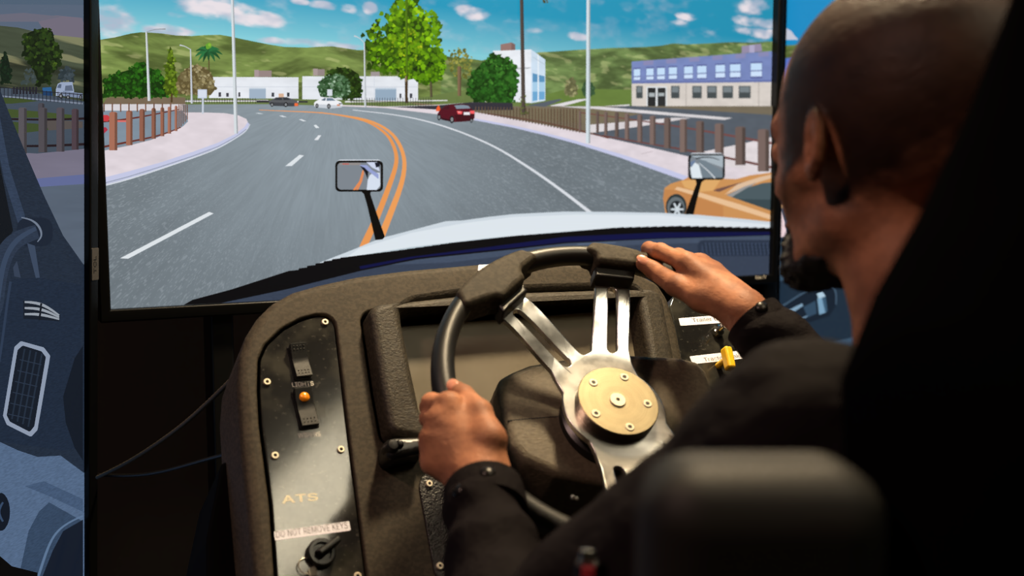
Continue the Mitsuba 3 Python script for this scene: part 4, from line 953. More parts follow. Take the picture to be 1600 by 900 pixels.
# screwed cover plate beside the left hand
cp = thing('cover_plate', 'small black textured cover plate screwed on below the display', 'cover plate')
add('plate', dslab(lower_px, 0.0002, .0028, .0012, .006, h=.002), M('textured_plate'), cp)
screws([(671, 755.5), (687.5, 884)], cp, .0040, .0028)

# valve panel right of the dashboard
vp = thing('valve_panel', 'black brake valve panel with white label strips under the driver\'s right forearm', 'control panel')
VH = -.02
add('plate', dslab([(1046, 478), (1052, 462), (1130, 452), (1176, 470), (1200, 520), (1215, 720), (1090, 740), (1070, 600)], -.06, VH, .003, .01, h=VH), M('gloss_plate'), vp)
def strip(a, b, c, d_, s, t0, t1):
    k = add('label_strip', dslab([a, b, c, d_], VH, VH + .0006, .0002, .0006, h=VH, seg=.003), M('sticker'), vp, smooth=False)
    add('lettering', text_on(D, s, t0, t1, .0062, VH + .0006, .0002), M('sticker_ink'), k, smooth=False)
strip((1060, 497.5), (1180, 488), (1183, 501), (1063, 509.5), 'Trailer brake', (1083, 503.5), (1142, 498.8))
strip((1077, 557), (1200, 543), (1203, 556), (1082, 569.5), 'Tractor brake', (1101, 565), (1162, 558))
a = D.px(1122, 513, VH)
add('knob', xf(disc_solid([(0, .034), (.006, .034), (.0085, .031), (.0085, .026), (.005, .022), (.004, .010), (.009, .008), (.009, 0), (0, 0)], 30), D.mat(*D.px(1119, 519, VH), VH)), M('chrome'), vp, label='chrome valve knob')
ky = D.mat(*D.px(1122, 572, VH), VH) @ np.array(T().rotate([0, 0, 1], -14).matrix, float)
add('knob', xf(cat(rbox((-.005, -.018, .016), (.008, .018, .032), .004, 2), disc_solid([(0, .02), (.005, .02), (.005, 0), (0, 0)], 20)), ky), M('yellow_plastic'), vp, label='yellow plastic valve knob')

# ---------------------------------------------------------------- steering wheel
WC = at(976.81, 604.2, 1.0831)
g_, a_ = .8415, .1734
HZ = -.0243                                   # the hub is dished below the plane of the rim
WN = np.array([-sin(a_) * cos(g_), -cos(a_) * cos(g_), sin(g_)])
WH = Plane(WC, [cos(a_), -sin(a_), 0], WN)
HUB[:] = WC + WN * HZ
RW, RT_ = .2035, .0128
sw = thing('steering_wheel', 'black leather steering wheel with slotted bare aluminium spokes', 'steering wheel')
th = np.linspace(0, 2 * np.pi, 161)[:-1]
def rim_r(t):
    return RT_ * (1 + .06 * np.cos(6 * t))
rings = 18
v, f = [], []
for t in th:
    rr = rim_r(t)
    ph = np.arange(rings) * 2 * np.pi / rings
    rad = RW + rr * np.cos(ph)
    v.append(np.stack([rad * np.cos(t), rad * np.sin(t), rr * 1.05 * np.sin(ph)], 1))
v = np.vstack(v)
n_ = len(th)
for i in range(n_):
    for j in range(rings):
        a0, b0 = i * rings + j, ((i + 1) % n_) * rings + j
        a1, b1 = i * rings + (j + 1) % rings, ((i + 1) % n_) * rings + (j + 1) % rings
        f += [[a0, b0, b1], [a0, b1, a1]]
rim = trimesh.Trimesh(v, f, process=False)
if rim.volume < 0:
    rim.invert()
add('rim', xf(rim, WH.mat()), M('rim_leather'), sw, smooth=True)
S1, S2 = 122.5, 71.5
def polar(r, a):
    return np.array([r * cos(R(a)), r * sin(R(a))])
def grip(px_in, a0, a1):
    """Leather block where a spoke enters the rim, its inner edge straight across the spoke."""
    q = [polar(RW + RT_ * .93, t) for t in np.linspace(a0, a1, 10)] + [polar(RW - RT_ * .4, a1 + 5)] + [WH.px(*p, -.010) for p in px_in] + [polar(RW - RT_ * .4, a0 - 5)]
    return xf(slab(soften(np.array(q), .006, .003), -.016, .0165, .007), WH.mat())
add('grip', grip([(770, 484), (775, 491), (814, 456), (808, 443)], 109, 140), M('grip_leather'), sw)
add('grip', grip([(922, 416), (925, 429), (987, 436), (990, 420)], 59, 83), M('grip_leather'), sw)
for px in ([(783, 500), (775, 489), (813, 455), (820, 466)], [(926, 442), (925, 428), (988, 434), (986, 448)]):
    add('trim_bar', xf(slab(soften(WH.pts(px, -.010), .001, .002), -.019, .004, .003), WH.mat()), M('rim_leather'), sw)
for a in (S1 + 180, S2 + 180):
    q = [polar(RW + RT_ * .93, t) for t in np.linspace(a - 12, a + 12, 10)] + [polar(RW - RT_ * .4, a + 15), polar(.165, a + 10), polar(.165, a - 10), polar(RW - RT_ * .4, a - 15)]
    add('grip', xf(slab(soften(np.array(q), .006, .003), -.016, .0165, .007), WH.mat()), M('grip_leather'), sw)
SPZ = HZ - .016
RISE = .024                                   # the spokes climb from the hub to the rim


def rise(r):
    t = np.clip((r - .065) / .10, 0, 1)
    return RISE * t * t * (3 - 2 * t)


def wpx(x, y):
    q = WH.px(x, y, SPZ)
    for _ in range(6):
        q = WH.px(x, y, SPZ + rise(np.linalg.norm(q)))
    return q


arm = np.array([wpx(*p) for p in [(781, 497), (818, 464), (903, 551), (911, 557), (923, 551), (929, 437), (982, 442), (982, 547), (988, 573), (998, 592), (1000, 660), (900, 668), (892, 650), (887, 627), (860, 580)]])
P1 = Polygon(soften(arm, .004, .002))
P2 = affinity.rotate(P1, 180, origin=(0, 0))
ringp = Polygon(circle(0, 0, .061, 60))
sh_ = P1.union(P2).union(ringp).buffer(.004).buffer(-.008).buffer(.004)
def stadium(p, q, r):
    from shapely.geometry import LineString
    return LineString([p, q]).buffer(r)
slots = []
for p, q in (((809, 492), (884, 568)), ((956, 457), (956, 546))):
    g0 = stadium(wpx(*p), wpx(*q), .0058)
    slots += [g0, affinity.rotate(g0, 180, origin=(0, 0))]
ext = np.array(sh_.exterior.coords)[:-1]
n0 = int(sh_.exterior.length / .0025)
ext = np.array([sh_.exterior.interpolate(k / n0, normalized=True).coords[0] for k in range(n0)])
if not Polygon(ext).exterior.is_ccw:
    ext = ext[::-1]
hol = []
for gq in slots:
    r_ = np.array([gq.exterior.interpolate(k / 60, normalized=True).coords[0] for k in range(60)])
    hol.append(r_ if Polygon(r_).exterior.is_ccw else r_[::-1])
spokes = slab(ext, -.004, .0022, .0014, hol)
sv, sf = trimesh.remesh.subdivide_to_size(spokes.vertices, spokes.faces, .012)
spokes = trimesh.Trimesh(sv, sf)
spokes.vertices = spokes.vertices + np.stack([0 * spokes.vertices[:, 0], 0 * spokes.vertices[:, 0], SPZ + rise(np.linalg.norm(spokes.vertices[:, :2], axis=1))], 1)
add('spokes', xf(spokes, WH.mat()), M('aluminium'), sw, smooth=30, label='slotted polished aluminium spokes')
hb = add('hub', xf(disc_solid([(0, .0), (.0462, .0), (.0472, -.0008)], 72), WH.mat(0, 0, HZ)), M('hub_metal'), sw, smooth=25, label='round brass-coloured hub cover')
add('hub_side', xf(disc_solid([(.0472, -.0008), (.0472, -.010), (.0472, -.018), (0, -.018)], 72), WH.mat(0, 0, HZ)), M('hub_side'), sw, smooth=25)
for x, y in ((927, 598), (975.5, 589.5), (1011.5, 631), (931, 646.5), (984, 667.5)):
    k = add('bolt', xf(disc_solid([(.0022, .0002), (.0026, .0012), (.0046, .0012), (.0054, .0004), (.0054, 0), (0, 0)], 24), WH.mat(*WH.px(x, y, HZ), HZ)), M('screw_metal'), sw)
    add('socket', xf(disc_solid([(0, .0006), (.0026, .0006), (.0026, 0), (0, 0)], 6), WH.mat(*WH.px(x, y, HZ), HZ)), M('dark_hole'), k, smooth=False)
k = add('centre_bolt', xf(disc_solid([(.002, .0004), (.0024, .002), (.0088, .002), (.0094, .0014), (.0094, 0), (0, 0)], 36), WH.mat(*WH.px(965, 625.5, HZ), HZ)), M('screw_metal'), sw)
add('socket', xf(disc_solid([(0, .001), (.0024, .001), (.0024, 0), (0, 0)], 6), WH.mat(*WH.px(965, 625.5, HZ), HZ)), M('dark_hole'), k, smooth=False)

# steering column
sc = thing('steering_column', 'bulky grey-brown plastic steering column cover behind the wheel hub', 'steering column')
CH = -.074
face = [(782, 606), (785, 590), (800, 581), (831, 568), (900, 557), (985, 553), (1060, 557), (1088, 564), (1104, 580), (1114, 612), (1122, 690), (1118, 742), (1060, 762), (945, 752), (870, 738), (822, 716), (802, 694), (790, 650)]
fq = soften(WH.pts(face, CH), .006, .004)
up_ = fq.copy()
def scaled(q, k, dy=0.0):
    c = q.mean(0)
    return (q - c) * k + c + [0, dy]
lv = [(scaled(fq, 1.03, -.004), CH - .145), (scaled(fq, 1.035), CH - .06), (scaled(fq, 1.03), CH - .03)] + [(scaled(inset(fq, .010 * (1 - np.cos(t))), 1.02), CH - .010 + .010 * np.sin(t)) for t in np.linspace(0, np.pi / 2, 5)]
add('cover', xf(cat(walls(lv), cap([lv[-1][0]], lv[-1][1]), cap([lv[0][0]], lv[0][1], True)), WH.mat()), M('shroud'), sc, smooth=50)
# seam round the cover
sA, sB = WH.px(796, 657, CH), WH.px(884, 655, CH)
add('seam', xf(cat(box((sA[0] - .002, sA[1] - .0005, CH - .002), (sB[0] + .02, sA[1] + .0005, CH + .0003))), WH.mat()), M('recess'), sc, smooth=False)
add('collar', xf(disc_solid([(.052, CH - .004), (.057, CH + .004), (.056, CH + .012), (.050, CH + .016), (.050, HZ - .026), (.036, HZ - .021), (0, HZ - .021), (0, CH - .004)], 56), WH.mat()), M('black_plastic'), sc)
low = [(797, 700), (870, 742), (945, 755), (1100, 765), (1095, 830), (940, 838), (850, 815), (800, 760)]
add('lower_cover', xf(slab(soften(scaled(fq, .94, -.012), .012, .004), CH - .25, CH - .10, .012), WH.mat()), M('shroud_shaded'), sc, smooth=50)
fp = WH.p3(*WH.px(880, 778, CH - .12), CH - .12)
add('screw_cap', cat(trimesh.creation.icosphere(subdivisions=2, radius=.0025).apply_translation(at(895, 777, .985)), trimesh.creation.icosphere(subdivisions=2, radius=.002).apply_translation(at(901, 779, .985))), M('chrome'), sc)
add('shaft', tube([WH.p3(0, 0, CH - .2), WH.p3(0, 0, CH - .5)], .03), M('black_matt'), sc)

# cables hanging left of the dashboard
def cable_run(pts, d0, end):
    """A cable seen along pts, from d0 metres deep to where it meets the back of the dashboard."""
    e = D.p3(*D.px(*end, -.1178), -.1178)
    d1 = (e - EYE) @ FW
    t = np.linspace(0, 1, len(pts) + 1)[:-1]
    return [at(x, y, d0 + (d1 - d0) * k) for (x, y), k in zip(pts, t)] + [e]


cq = spline(cable_run([(152, 746), (200, 722), (250, 690), (290, 660), (330, 624)], 1.52, (374, 581)), 120)
braid = .0030 * (1 + .14 * np.sin(np.arange(120) * 2.4))
tag(add('cable', tube(cq, braid, 10), M('cable')), 'brown braided cable running up to the left edge of the dashboard', 'cable')
tag(add('cable', tube(spline(cable_run([(150, 742), (220, 742), (280, 730), (330, 716)], 1.60, (380, 703)), 60), .0028, 8), M('black_cable')), 'thin black cable below the brown braided one', 'cable')

# ---------------------------------------------------------------- smooth bodies: signed distance fields meshed by surface nets
def smin(a, b, k):
    h = np.clip(0.5 + 0.5 * (b - a) / k, 0, 1)
    return b + (a - b) * h - k * h * (1 - h)


def smax(a, b, k):
    return -smin(-a, -b, k)


def cone(p, a, b, ra, rb):
    a, b = np.asarray(a, float), np.asarray(b, float)
    ab = b - a
    t = np.clip(((p - a) @ ab) / (ab @ ab), 0, 1)
    return np.linalg.norm(p - a - t[:, None] * ab, axis=1) - (ra + (rb - ra) * t)


def ell(p, c, r, rot=None):
    q = p - np.asarray(c, float)
    if rot is not None:
        q = q @ rot            # columns: the ellipsoid's axes
    r = np.asarray(r, float)
    k0 = np.linalg.norm(q / r, axis=1)
    k1 = np.linalg.norm(q / (r * r), axis=1) + 1e-9
    return k0 * (k0 - 1) / k1


def nets(fn, lo, hi, h, block=12, slack=1.7):
    """The zero surface of fn inside a box as a mesh; only blocks near the surface are evaluated."""
    lo, hi = np.asarray(lo, float), np.asarray(hi, float)
    nb = np.ceil((hi - lo) / (h * block)).astype(int)
    n = nb * block + 1
    val = np.full(n, 1.0, np.float32)
    seen = np.zeros(n, bool)
    bi = np.stack(np.meshgrid(*[np.arange(k) for k in nb], indexing='ij'), -1).reshape(-1, 3)
    d = fn(lo + (bi + 0.5) * block * h)
    val_sign = np.sign(d)
    for (i, j, k), s in zip(bi, val_sign):
        if s < 0:
            val[i * block:(i + 1) * block + 1, j * block:(j + 1) * block + 1, k * block:(k + 1) * block + 1] = -1.0
    act = bi[np.abs(d) < slack * 0.5 * np.sqrt(3) * block * h]
    g = np.stack(np.meshgrid(*[np.arange(block + 1)] * 3, indexing='ij'), -1).reshape(-1, 3)
    for c in range(0, len(act), 150):
        idx = (act[c:c + 150, None] * block + g[None]).reshape(-1, 3)
        v = fn(lo + idx * h)
        val[idx[:, 0], idx[:, 1], idx[:, 2]] = v
        seen[idx[:, 0], idx[:, 1], idx[:, 2]] = True
    ins = val < 0
    cs = [val[a:n[0] - 1 + a, b:n[1] - 1 + b, c:n[2] - 1 + c] for a in (0, 1) for b in (0, 1) for c in (0, 1)]
    si = [ins[a:n[0] - 1 + a, b:n[1] - 1 + b, c:n[2] - 1 + c] for a in (0, 1) for b in (0, 1) for c in (0, 1)]
    tot = sum(x.astype(np.int8) for x in si)
    cell = np.argwhere((tot > 0) & (tot < 8))
    ids = -np.ones(n - 1, np.int64)
    ids[tuple(cell.T)] = np.arange(len(cell))
    corner = np.array([[a, b, c] for a in (0, 1) for b in (0, 1) for c in (0, 1)])
    vv = np.stack([x[tuple(cell.T)] for x in cs], 1)
    acc, cnt = np.zeros((len(cell), 3)), np.zeros(len(cell))
    for i in range(8):
        for j in range(i + 1, 8):
            if np.abs(corner[i] - corner[j]).sum() == 1:
                a, b = vv[:, i], vv[:, j]
                m = (a < 0) != (b < 0)
                t = np.where(m, a / np.where(m, a - b, 1), 0)[:, None]
                acc += np.where(m[:, None], corner[i] + t * (corner[j] - corner[i]), 0)
                cnt += m
    P = lo + (cell + acc / np.maximum(cnt, 1)[:, None]) * h
    quads = []
    for ax in range(3):
        o = [slice(None)] * 3
        o2 = [slice(None)] * 3
        o[ax], o2[ax] = slice(0, -1), slice(1, None)
        ch = ins[tuple(o)] != ins[tuple(o2)]
        e = np.argwhere(ch)
        b, c = [(1, 2), (2, 0), (0, 1)][ax]
        ok = (e[:, b] > 0) & (e[:, c] > 0) & (e[:, b] < n[b] - 1) & (e[:, c] < n[c] - 1)
        e = e[ok]
        def at_(db, dc):
            q = e.copy()
            q[:, b] += db
            q[:, c] += dc
            return ids[tuple(q.T)]
        q = np.stack([at_(-1, -1), at_(0, -1), at_(0, 0), at_(-1, 0)], 1)
        flip = ~ins[tuple(e.T)]
        q[flip] = q[flip][:, ::-1]
        quads.append(q[(q >= 0).all(1)])
    q = np.vstack(quads)
    m = trimesh.Trimesh(P, np.vstack([q[:, [0, 1, 2]], q[:, [0, 2, 3]]]), process=False)
    return m


def biggest(m):
    parts = m.split(only_watertight=False)
    return max(parts, key=lambda x: len(x.faces)) if len(parts) > 1 else m


# ---------------------------------------------------------------- the driver
FH = FW - np.array([0, 0, FW[2]])
FH /= np.linalg.norm(FH)
PSI, NOD, TILT = R(63), R(0), R(-2)
hf = -RT * cos(PSI) + FH * sin(PSI)
hf = hf * cos(NOD) - np.array([0, 0, 1.0]) * sin(NOD)
hl = np.cross([0, 0, 1.0], hf)
hl /= np.linalg.norm(hl)
hl = hl * cos(TILT) + np.cross(hf, hl) * sin(TILT)
hu = np.cross(hf, hl)
HR = np.stack([hf, hl, hu], 1)             # head axes: forward, left, up
HS = 1.06
HC = at(1291, 259, .765) - HS * (HR @ np.array([-.010, .076, -.004]))


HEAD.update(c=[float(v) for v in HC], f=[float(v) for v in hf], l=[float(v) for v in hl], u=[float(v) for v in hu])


def hw(x, y, z):
    z = z * .81 if z < 0 else z
    return HC + HS * (HR @ np.array([x, y, z], float))


def head_local(q):
    """Skull, face and ears; q in head coordinates (forward, left, up from between the ears)."""
    q = np.stack([q[:, 0], q[:, 1], np.where(q[:, 2] < 0, q[:, 2] / .81, q[:, 2])], 1)
    d = ell(q, (-.016, 0, .042), (.108, .080, .098))
    d = smin(d, ell(q, (.030, 0, -.030), (.064, .060, .080)), .030)
    qa = q * [1, 1, 1]
    ay = np.abs(q[:, 1])
    qs = np.stack([q[:, 0], ay, q[:, 2]], 1)                # both sides at once
    d = smin(d, cone(qs, (-.004, .052, -.058), (.062, .020, -.108), .018, .018), .022)      # jaw
    d = smin(d, ell(q, (.076, 0, -.106), (.018, .022, .016)), .016)                          # chin
    d = smin(d, cone(qs, (.052, .046, -.022), (.030, .062, -.012), .014, .010), .016)       # cheek bone
    d = smin(d, cone(qs, (.086, .012, .030), (.070, .046, .028), .009, .008), .012)         # brow
    d = smax(d, -ell(qs, (.094, .032, .008), (.014, .017, .011)), .010)                      # eye socket
    d = smin(d, ell(qs, (.078, .031, .008), (.0135, .0145, .0125)), .003)                    # eyelids over the eye
    d = smin(d, cone(q, (.090, 0, .012), (.113, 0, -.030), .007, .011), .010)               # nose
    d = smin(d, ell(qs, (.100, .012, -.034), (.010, .008, .007)), .006)
    d = smin(d, ell(q, (.087, 0, -.066), (.013, .025, .0075)), .006)                         # lips
    d = smin(d, ell(q, (.084, 0, -.078), (.013, .022, .0075)), .005)
    d = smax(d, -ell(q, (.098, 0, -.0718), (.012, .022, .0012)), .002)
    # ears
    for s in (1, -1):
        c, sn = np.cos(R(27)), np.sin(R(27))
        # local ear frame: e1 backwards along the ear, e2 out, e3 up (leaning back)
        e1 = np.array([-c, s * sn, 0.0])
        e3 = np.array([-.16, 0, .987])
        e2 = np.cross(e3, e1) * (1 if np.cross(e3, e1)[1] * s > 0 else -1)
        o = np.array([.002, s * .074, .010])
        w = (q - o) @ np.stack([e1, e2, e3], 1) / .80
        E = ell(w, (.014, .004, .002), (.0175, .0065, .0320))
        E = smin(E, ell(w, (.010, .004, -.024), (.010, .0055, .011)), .006)
        r2 = np.sqrt(((w[:, 0] - .014) / .0150) ** 2 + ((w[:, 2] - .006) / .0260) ** 2)
        rim = np.sqrt(((r2 - 1) * .018) ** 2 + (w[:, 1] - .0085) ** 2) - .0034
        E = smin(E, rim, .003)
        E = smax(E, -ell(w, (.010, .011, .000), (.0095, .0075, .0150)), .004)
        E = smin(E, ell(w, (.000, .006, -.004), (.005, .004, .006)), .004)
        d = smin(d, E * .80, .005)
    return d


NECK0, NECK1 = hw(.000, 0, -.040), np.array([.646, .458, 1.125])
SHL, SHR = np.array([.452, .425, 1.132]), np.array([.845, .455, 1.110])
ELL_, ELR = at(806, 1090, .715), at(1430, 770, .975)
WRL, WRR = at(752, 748, .925), at(1166, 490, 1.095)
HIP = np.array([.65, .47, .675])


def hand(p, J, wrist, rw, wdir=None):
    """J: metacarpal-to-tip chains per finger, thumb last; each joint a world point. wrist: point."""
    d = None
    for name, ch, r0, r1 in J:
        for k in range(len(ch) - 1):
            n = len(ch) - 1
            a, b = r0 + (r1 - r0) * k / n, r0 + (r1 - r0) * (k + 1) / n
            c = cone(p, ch[k], ch[k + 1], a, b)
            dd = c if k == 0 else smin(dd, c, .004)
        d = dd if d is None else (np.minimum(d, dd) if name == 'thumb' else smin(d, dd, .0035))
    # palm: from the wrist to each knuckle
    mc = [ch[0] for _, ch, _, _ in J]
    for i, m in enumerate(mc[:-1]):
        d = smin(d, cone(p, wrist + (m - wrist) * .12, m, rw * .84, .0128), .010)
        if i < 3:
            mid = (m + mc[i + 1]) / 2
            d = smin(d, cone(p, wrist + (mid - wrist) * .3, mid - (mid - wrist) * .06, .014, .0100), .010)
    d = smin(d, cone(p, wrist + (mc[-1] - wrist) * .15, mc[-1], rw * .72, .0135), .014)
    return d


def chain(*pts):
    return [at(*q) for q in pts]


LH = [('index', chain((702, 634, .958), (666, 627, .984), (664, 640, 1.026), (684, 648, 1.046)), .0112, .0082),
      ('middle', chain((686, 660, .951), (659, 654, .980), (662, 664, 1.018), (682, 672, 1.036)), .0114, .0084),
      ('ring', chain((677, 690, .946), (666, 690, .984), (676, 696, 1.012), (694, 700, 1.020)), .0112, .0080),
      ('little', chain((680, 722, .941), (674, 720, .973), (686, 724, .998), (702, 728, 1.000)), .0102, .0072),
      ('thumb', chain((764, 688, .930), (748, 645, .955), (727, 615, .985), (719, 601, .994)), .0150, .0094)]
RHD = [('index', chain((1074, 412, 1.168), (1032, 392, 1.205), (1012, 398, 1.240), (1012, 412, 1.262)), .0112, .0082),
       ('middle', chain((1094, 414, 1.182), (1060, 400, 1.228), (1044, 410, 1.266), (1044, 428, 1.278)), .0112, .0084),
       ('ring', chain((1114, 426, 1.188), (1090, 412, 1.240), (1076, 424, 1.272), (1072, 442, 1.274)), .0108, .0080),
       ('little', chain((1132, 444, 1.186), (1114, 430, 1.236), (1100, 444, 1.262), (1092, 458, 1.262)), .0098, .0072),
       ('thumb', chain((1098, 466, 1.132), (1056, 446, 1.158), (1024, 424, 1.186), (1006, 412, 1.200)), .0145, .0092)]


RIM = np.array([WH.p3(RW * cos(x), RW * sin(x)) for x in np.linspace(0, 2 * np.pi, 1440)])


def close_on_rim(J, thick):
    """Bends every finger until its outer joints lie against the rim; thick: how far the surface held there stands off the rim's core, per finger."""
    for name, ch, r0, r1 in J:
        n = len(ch) - 1
        for k in range(1, n + 1):
            if name == 'thumb' and k == 1:
                continue
            r = r0 + (r1 - r0) * k / n
            gap = {1: .0035, 2: .0010, 3: .0}[k] if name != 'thumb' else {2: .0045, 3: .0}[k]
            o = RIM[np.linalg.norm(RIM - ch[k], axis=1).argmin()]
            w = ch[k] - o
            ch[k] = o + w / np.linalg.norm(w) * (thick.get(name, RT_) + r + gap)


close_on_rim(LH, {})
close_on_rim(RHD, {'index': .0185, 'thumb': .0165})


def left_hand(p):
    d = hand(p, LH, WRL, .0275)
    return smin(d, cone(p, WRL + (ELL_ - WRL) * .02, ELL_ * .5 + WRL * .5, .0265, .036), .014)


def right_hand(p):
    d = hand(p, RHD, WRR, .0240)
    return smin(d, cone(p, WRR + (ELR - WRR) * .02, ELR * .5 + WRR * .5, .0225, .034), .014)


def body_rest(p):
    d = HS * head_local((p - HC) @ HR / HS)
    d = smin(d, cone(p, NECK0, NECK1, .052, .060), .022)
    d = smin(d, cone(p, NECK1 + [0, 0, .0], (NECK1 + HIP) / 2, .080, .10), .05)
    d = smin(d, cone(p, (NECK1 + HIP) / 2, HIP, .10, .108), .06)
    for s in (SHL, SHR):
        d = smin(d, cone(p, NECK1 + [0, 0, -.035], s, .055, .050), .04)
    for s, e, w in ((SHL, ELL_, WRL), (SHR, ELR, WRR)):
        d = smin(d, cone(p, s, e, .050, .040), .02)
        d = smin(d, cone(p, e, w, .042, .027), .012)
    return d


pe = thing('person', 'bald man in a dark jacket with a beard, gripping the steering wheel with both hands', 'person')
hm = biggest(nets(lambda p: HS * head_local((p - HC) @ HR / HS) if False else np.minimum(1, body_rest(p)), HC - [.18, .18, .25], HC + [.18, .18, .18], .0024))
lm = biggest(nets(left_hand, np.minimum(np.min([q for _, c, _, _ in LH for q in c], 0), WRL) - .05, np.maximum(np.max([q for _, c, _, _ in LH for q in c], 0), WRL) + .05, .0015))
rm = biggest(nets(right_hand, np.minimum(np.min([q for _, c, _, _ in RHD for q in c], 0), WRR) - .05, np.maximum(np.max([q for _, c, _, _ in RHD for q in c], 0), WRR) + .05, .0015))
tm = nets(body_rest, [.35, .15, .50], [1.05, 1.10, HC[2] - .245], .008)
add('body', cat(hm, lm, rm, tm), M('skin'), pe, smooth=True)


def nail_on(tip, prev, normal, r=.0062, l=.0088):
    ax = (tip - prev) / np.linalg.norm(tip - prev)
    n = normal - ax * (normal @ ax)
    n /= np.linalg.norm(n)
    s = trimesh.creation.icosphere(subdivisions=3)
    m = np.eye(4)
    m[:3, 0], m[:3, 1], m[:3, 2] = ax * l, np.cross(n, ax) * r, n * .0022
    m[:3, 3] = tip + n * .0082 + ax * .001
    return xf(s, m)


add('thumb_nail', nail_on(LH[4][1][3], LH[4][1][2], -FW + UP * .3), M('nail'), pe, smooth=True)
add('thumb_nail', nail_on(RHD[4][1][3], RHD[4][1][2], -FW * .8 + UP * .6 - RT * .2), M('nail'), pe, smooth=True)
for s in (1, -1):
    k = add('eye', trimesh.creation.icosphere(subdivisions=2, radius=.0118).apply_translation(hw(.0795, s * .031, .008)), M('eye'), pe, smooth=True)
    add('iris', trimesh.creation.icosphere(subdivisions=2, radius=.0058).apply_translation(hw(.0866, s * .033, .006)), M('iris'), k, smooth=True)


def beard(p):
    q = (p - HC) @ HR / HS
    d = head_local(q)
    fz = meshkit.fbm(q * 190, 3, 4)
    out = d - .0025 - .0095 * fz * np.clip((q[:, 0] - .01) / .05, .25, 1)
    ay = np.abs(q[:, 1])
    # the chin and the line of the jaw, thinning towards the ear, with a moustache
    lower = (q[:, 2] + .082) - (.040 - q[:, 0]) * .30 * (q[:, 0] < .04)
    chin = ell(q, (.072, 0, -.106), (.048, .054, .052)) - .008 * (fz - .5)
    jaw = cone(np.stack([q[:, 0], ay, q[:, 2]], 1), (.066, .022, -.110), (.024, .054, -.086), .034, .014) - .012 * (fz - .5)
    mous = cone(np.stack([q[:, 0], ay, q[:, 2]], 1), (.094, .004, -.054), (.078, .030, -.072), .009, .008) - .005 * (fz - .5)
    reg = np.minimum(np.minimum(chin, jaw), mous)
    mouth = -ell(q, (.094, 0, -.072), (.022, .024, .010))
    return np.maximum(np.maximum(out, reg), np.maximum(mouth, -d - .006))


bm = nets(beard, HC - [.17, .17, .21], HC + [.17, .17, .05], .0021)
parts = [x for x in bm.split(only_watertight=False) if len(x.faces) > 150]
add('beard', cat(*parts) if len(parts) > 1 else bm, M('beard_hair'), pe, smooth=True, label='short black beard')

# jacket
CUL, CUR = WRL + (ELL_ - WRL) * .10, WRR + (ELR - WRR) * .06
axL, axR = (ELL_ - WRL) / np.linalg.norm(ELL_ - WRL), (ELR - WRR) / np.linalg.norm(ELR - WRR)


def jacket(p):
    n = meshkit.fbm(p * [14, 14, 14], 3, 2)
    n2 = meshkit.fbm(p * [38, 38, 38], 2, 6)
    d = cone(p, NECK1 + [0, .0, -.07], (NECK1 + HIP) / 2, .105, .115)
    d = smin(d, cone(p, (NECK1 + HIP) / 2, HIP, .115, .125), .06)
    d = smin(d, cone(np.stack([p[:, 0], p[:, 1], p[:, 2]], 1), (NECK1 + HIP) / 2 + [-.09, 0, 0], (NECK1 + HIP) / 2 + [.09, 0, 0], .10, .10), .06)
    for s in (SHL, SHR):
        d = smin(d, cone(p, NECK1 + [0, -.005, -.045], s + [0, 0, -.005], .072, .068), .05)
    dr_ = cone(p, SHR, ELR, .070, .062)
    dr_ = smin(dr_, cone(p, ELR, CUR, .060, .0325), .02)
    dl_ = cone(p, SHL, ELL_, .076, .066)
    dl_ = smin(dl_, cone(p, ELL_, CUL, .056, .035), .02)
    d = smin(d, smin(dr_, dl_, .01), .03)
    # folds across the sleeves and creases elsewhere
    tl, tr_ = (p - CUL) @ axL, (p - CUR) @ axR
    w = np.exp(-(np.linalg.norm(p - CUL - np.clip(tl, 0, .25)[:, None] * axL, axis=1) / .09) ** 2)
    w2 = np.exp(-(np.linalg.norm(p - CUR - np.clip(tr_, 0, .25)[:, None] * axR, axis=1) / .09) ** 2)
    d = d + .012 * (n - .5) + .006 * (n2 - .5) + .0035 * w * np.sin(tl * 95 + 6 * n) + .003 * w2 * np.sin(tr_ * 100 + 6 * n)
    # open ends: cuffs and collar
    d = np.maximum(d, -(tl - .0) * 1.0 if False else np.where(np.linalg.norm(p - CUL, axis=1) < .12, -tl, d))
    d = np.maximum(d, np.where(np.linalg.norm(p - CUR, axis=1) < .12, -tr_, d))
    nk = cone(p, NECK0, NECK1 - [0, 0, .03], .066, .072)
    return smax(d, -nk, .006)


jm = biggest(nets(jacket, [.30, .10, .46], [1.10, 1.20, 1.32], .0048))
jk = add('jacket', jm, M('jacket'), pe, smooth=True, label='dark brown-black jacket')


def cuff_ring(c, ax, r, wd, th_):
    t = np.linspace(0, 2 * np.pi, 49)[:-1]
    prof = [(r, -.001), (r + th_, .001), (r + th_ * 1.15, wd * .5), (r + th_, wd - .001), (r + .001, wd)]
    m = disc_solid(prof, 48)
    a = np.cross(ax, [0.2, 0.1, 1])
    return xf(m, frame(c, ax, np.cross(a, ax)))


cl_ = add('cuff', cuff_ring(CUL - axL * .006, axL, .0320, .034, .0055), M('jacket'), jk)
cr_ = add('cuff', cuff_ring(CUR - axR * .006, axR, .0290, .038, .0055), M('jacket'), jk)


def on_cuff(c, ax, px, r):
    """The point of a cuff's surface that is seen at a pixel."""
    rr = ray(*px)
    rr /= np.linalg.norm(rr)
    o = EYE - c
    A = rr - ax * (rr @ ax)
    Bv = o - ax * (o @ ax)
    qa, qb, qc = A @ A, 2 * A @ Bv, Bv @ Bv - r * r
    disc = qb * qb - 4 * qa * qc
    t = (-qb - np.sqrt(max(disc, 0))) / (2 * qa)
    P = EYE + rr * t
    nrm = (P - c) - ax * ((P - c) @ ax)
    return P, nrm / np.linalg.norm(nrm)


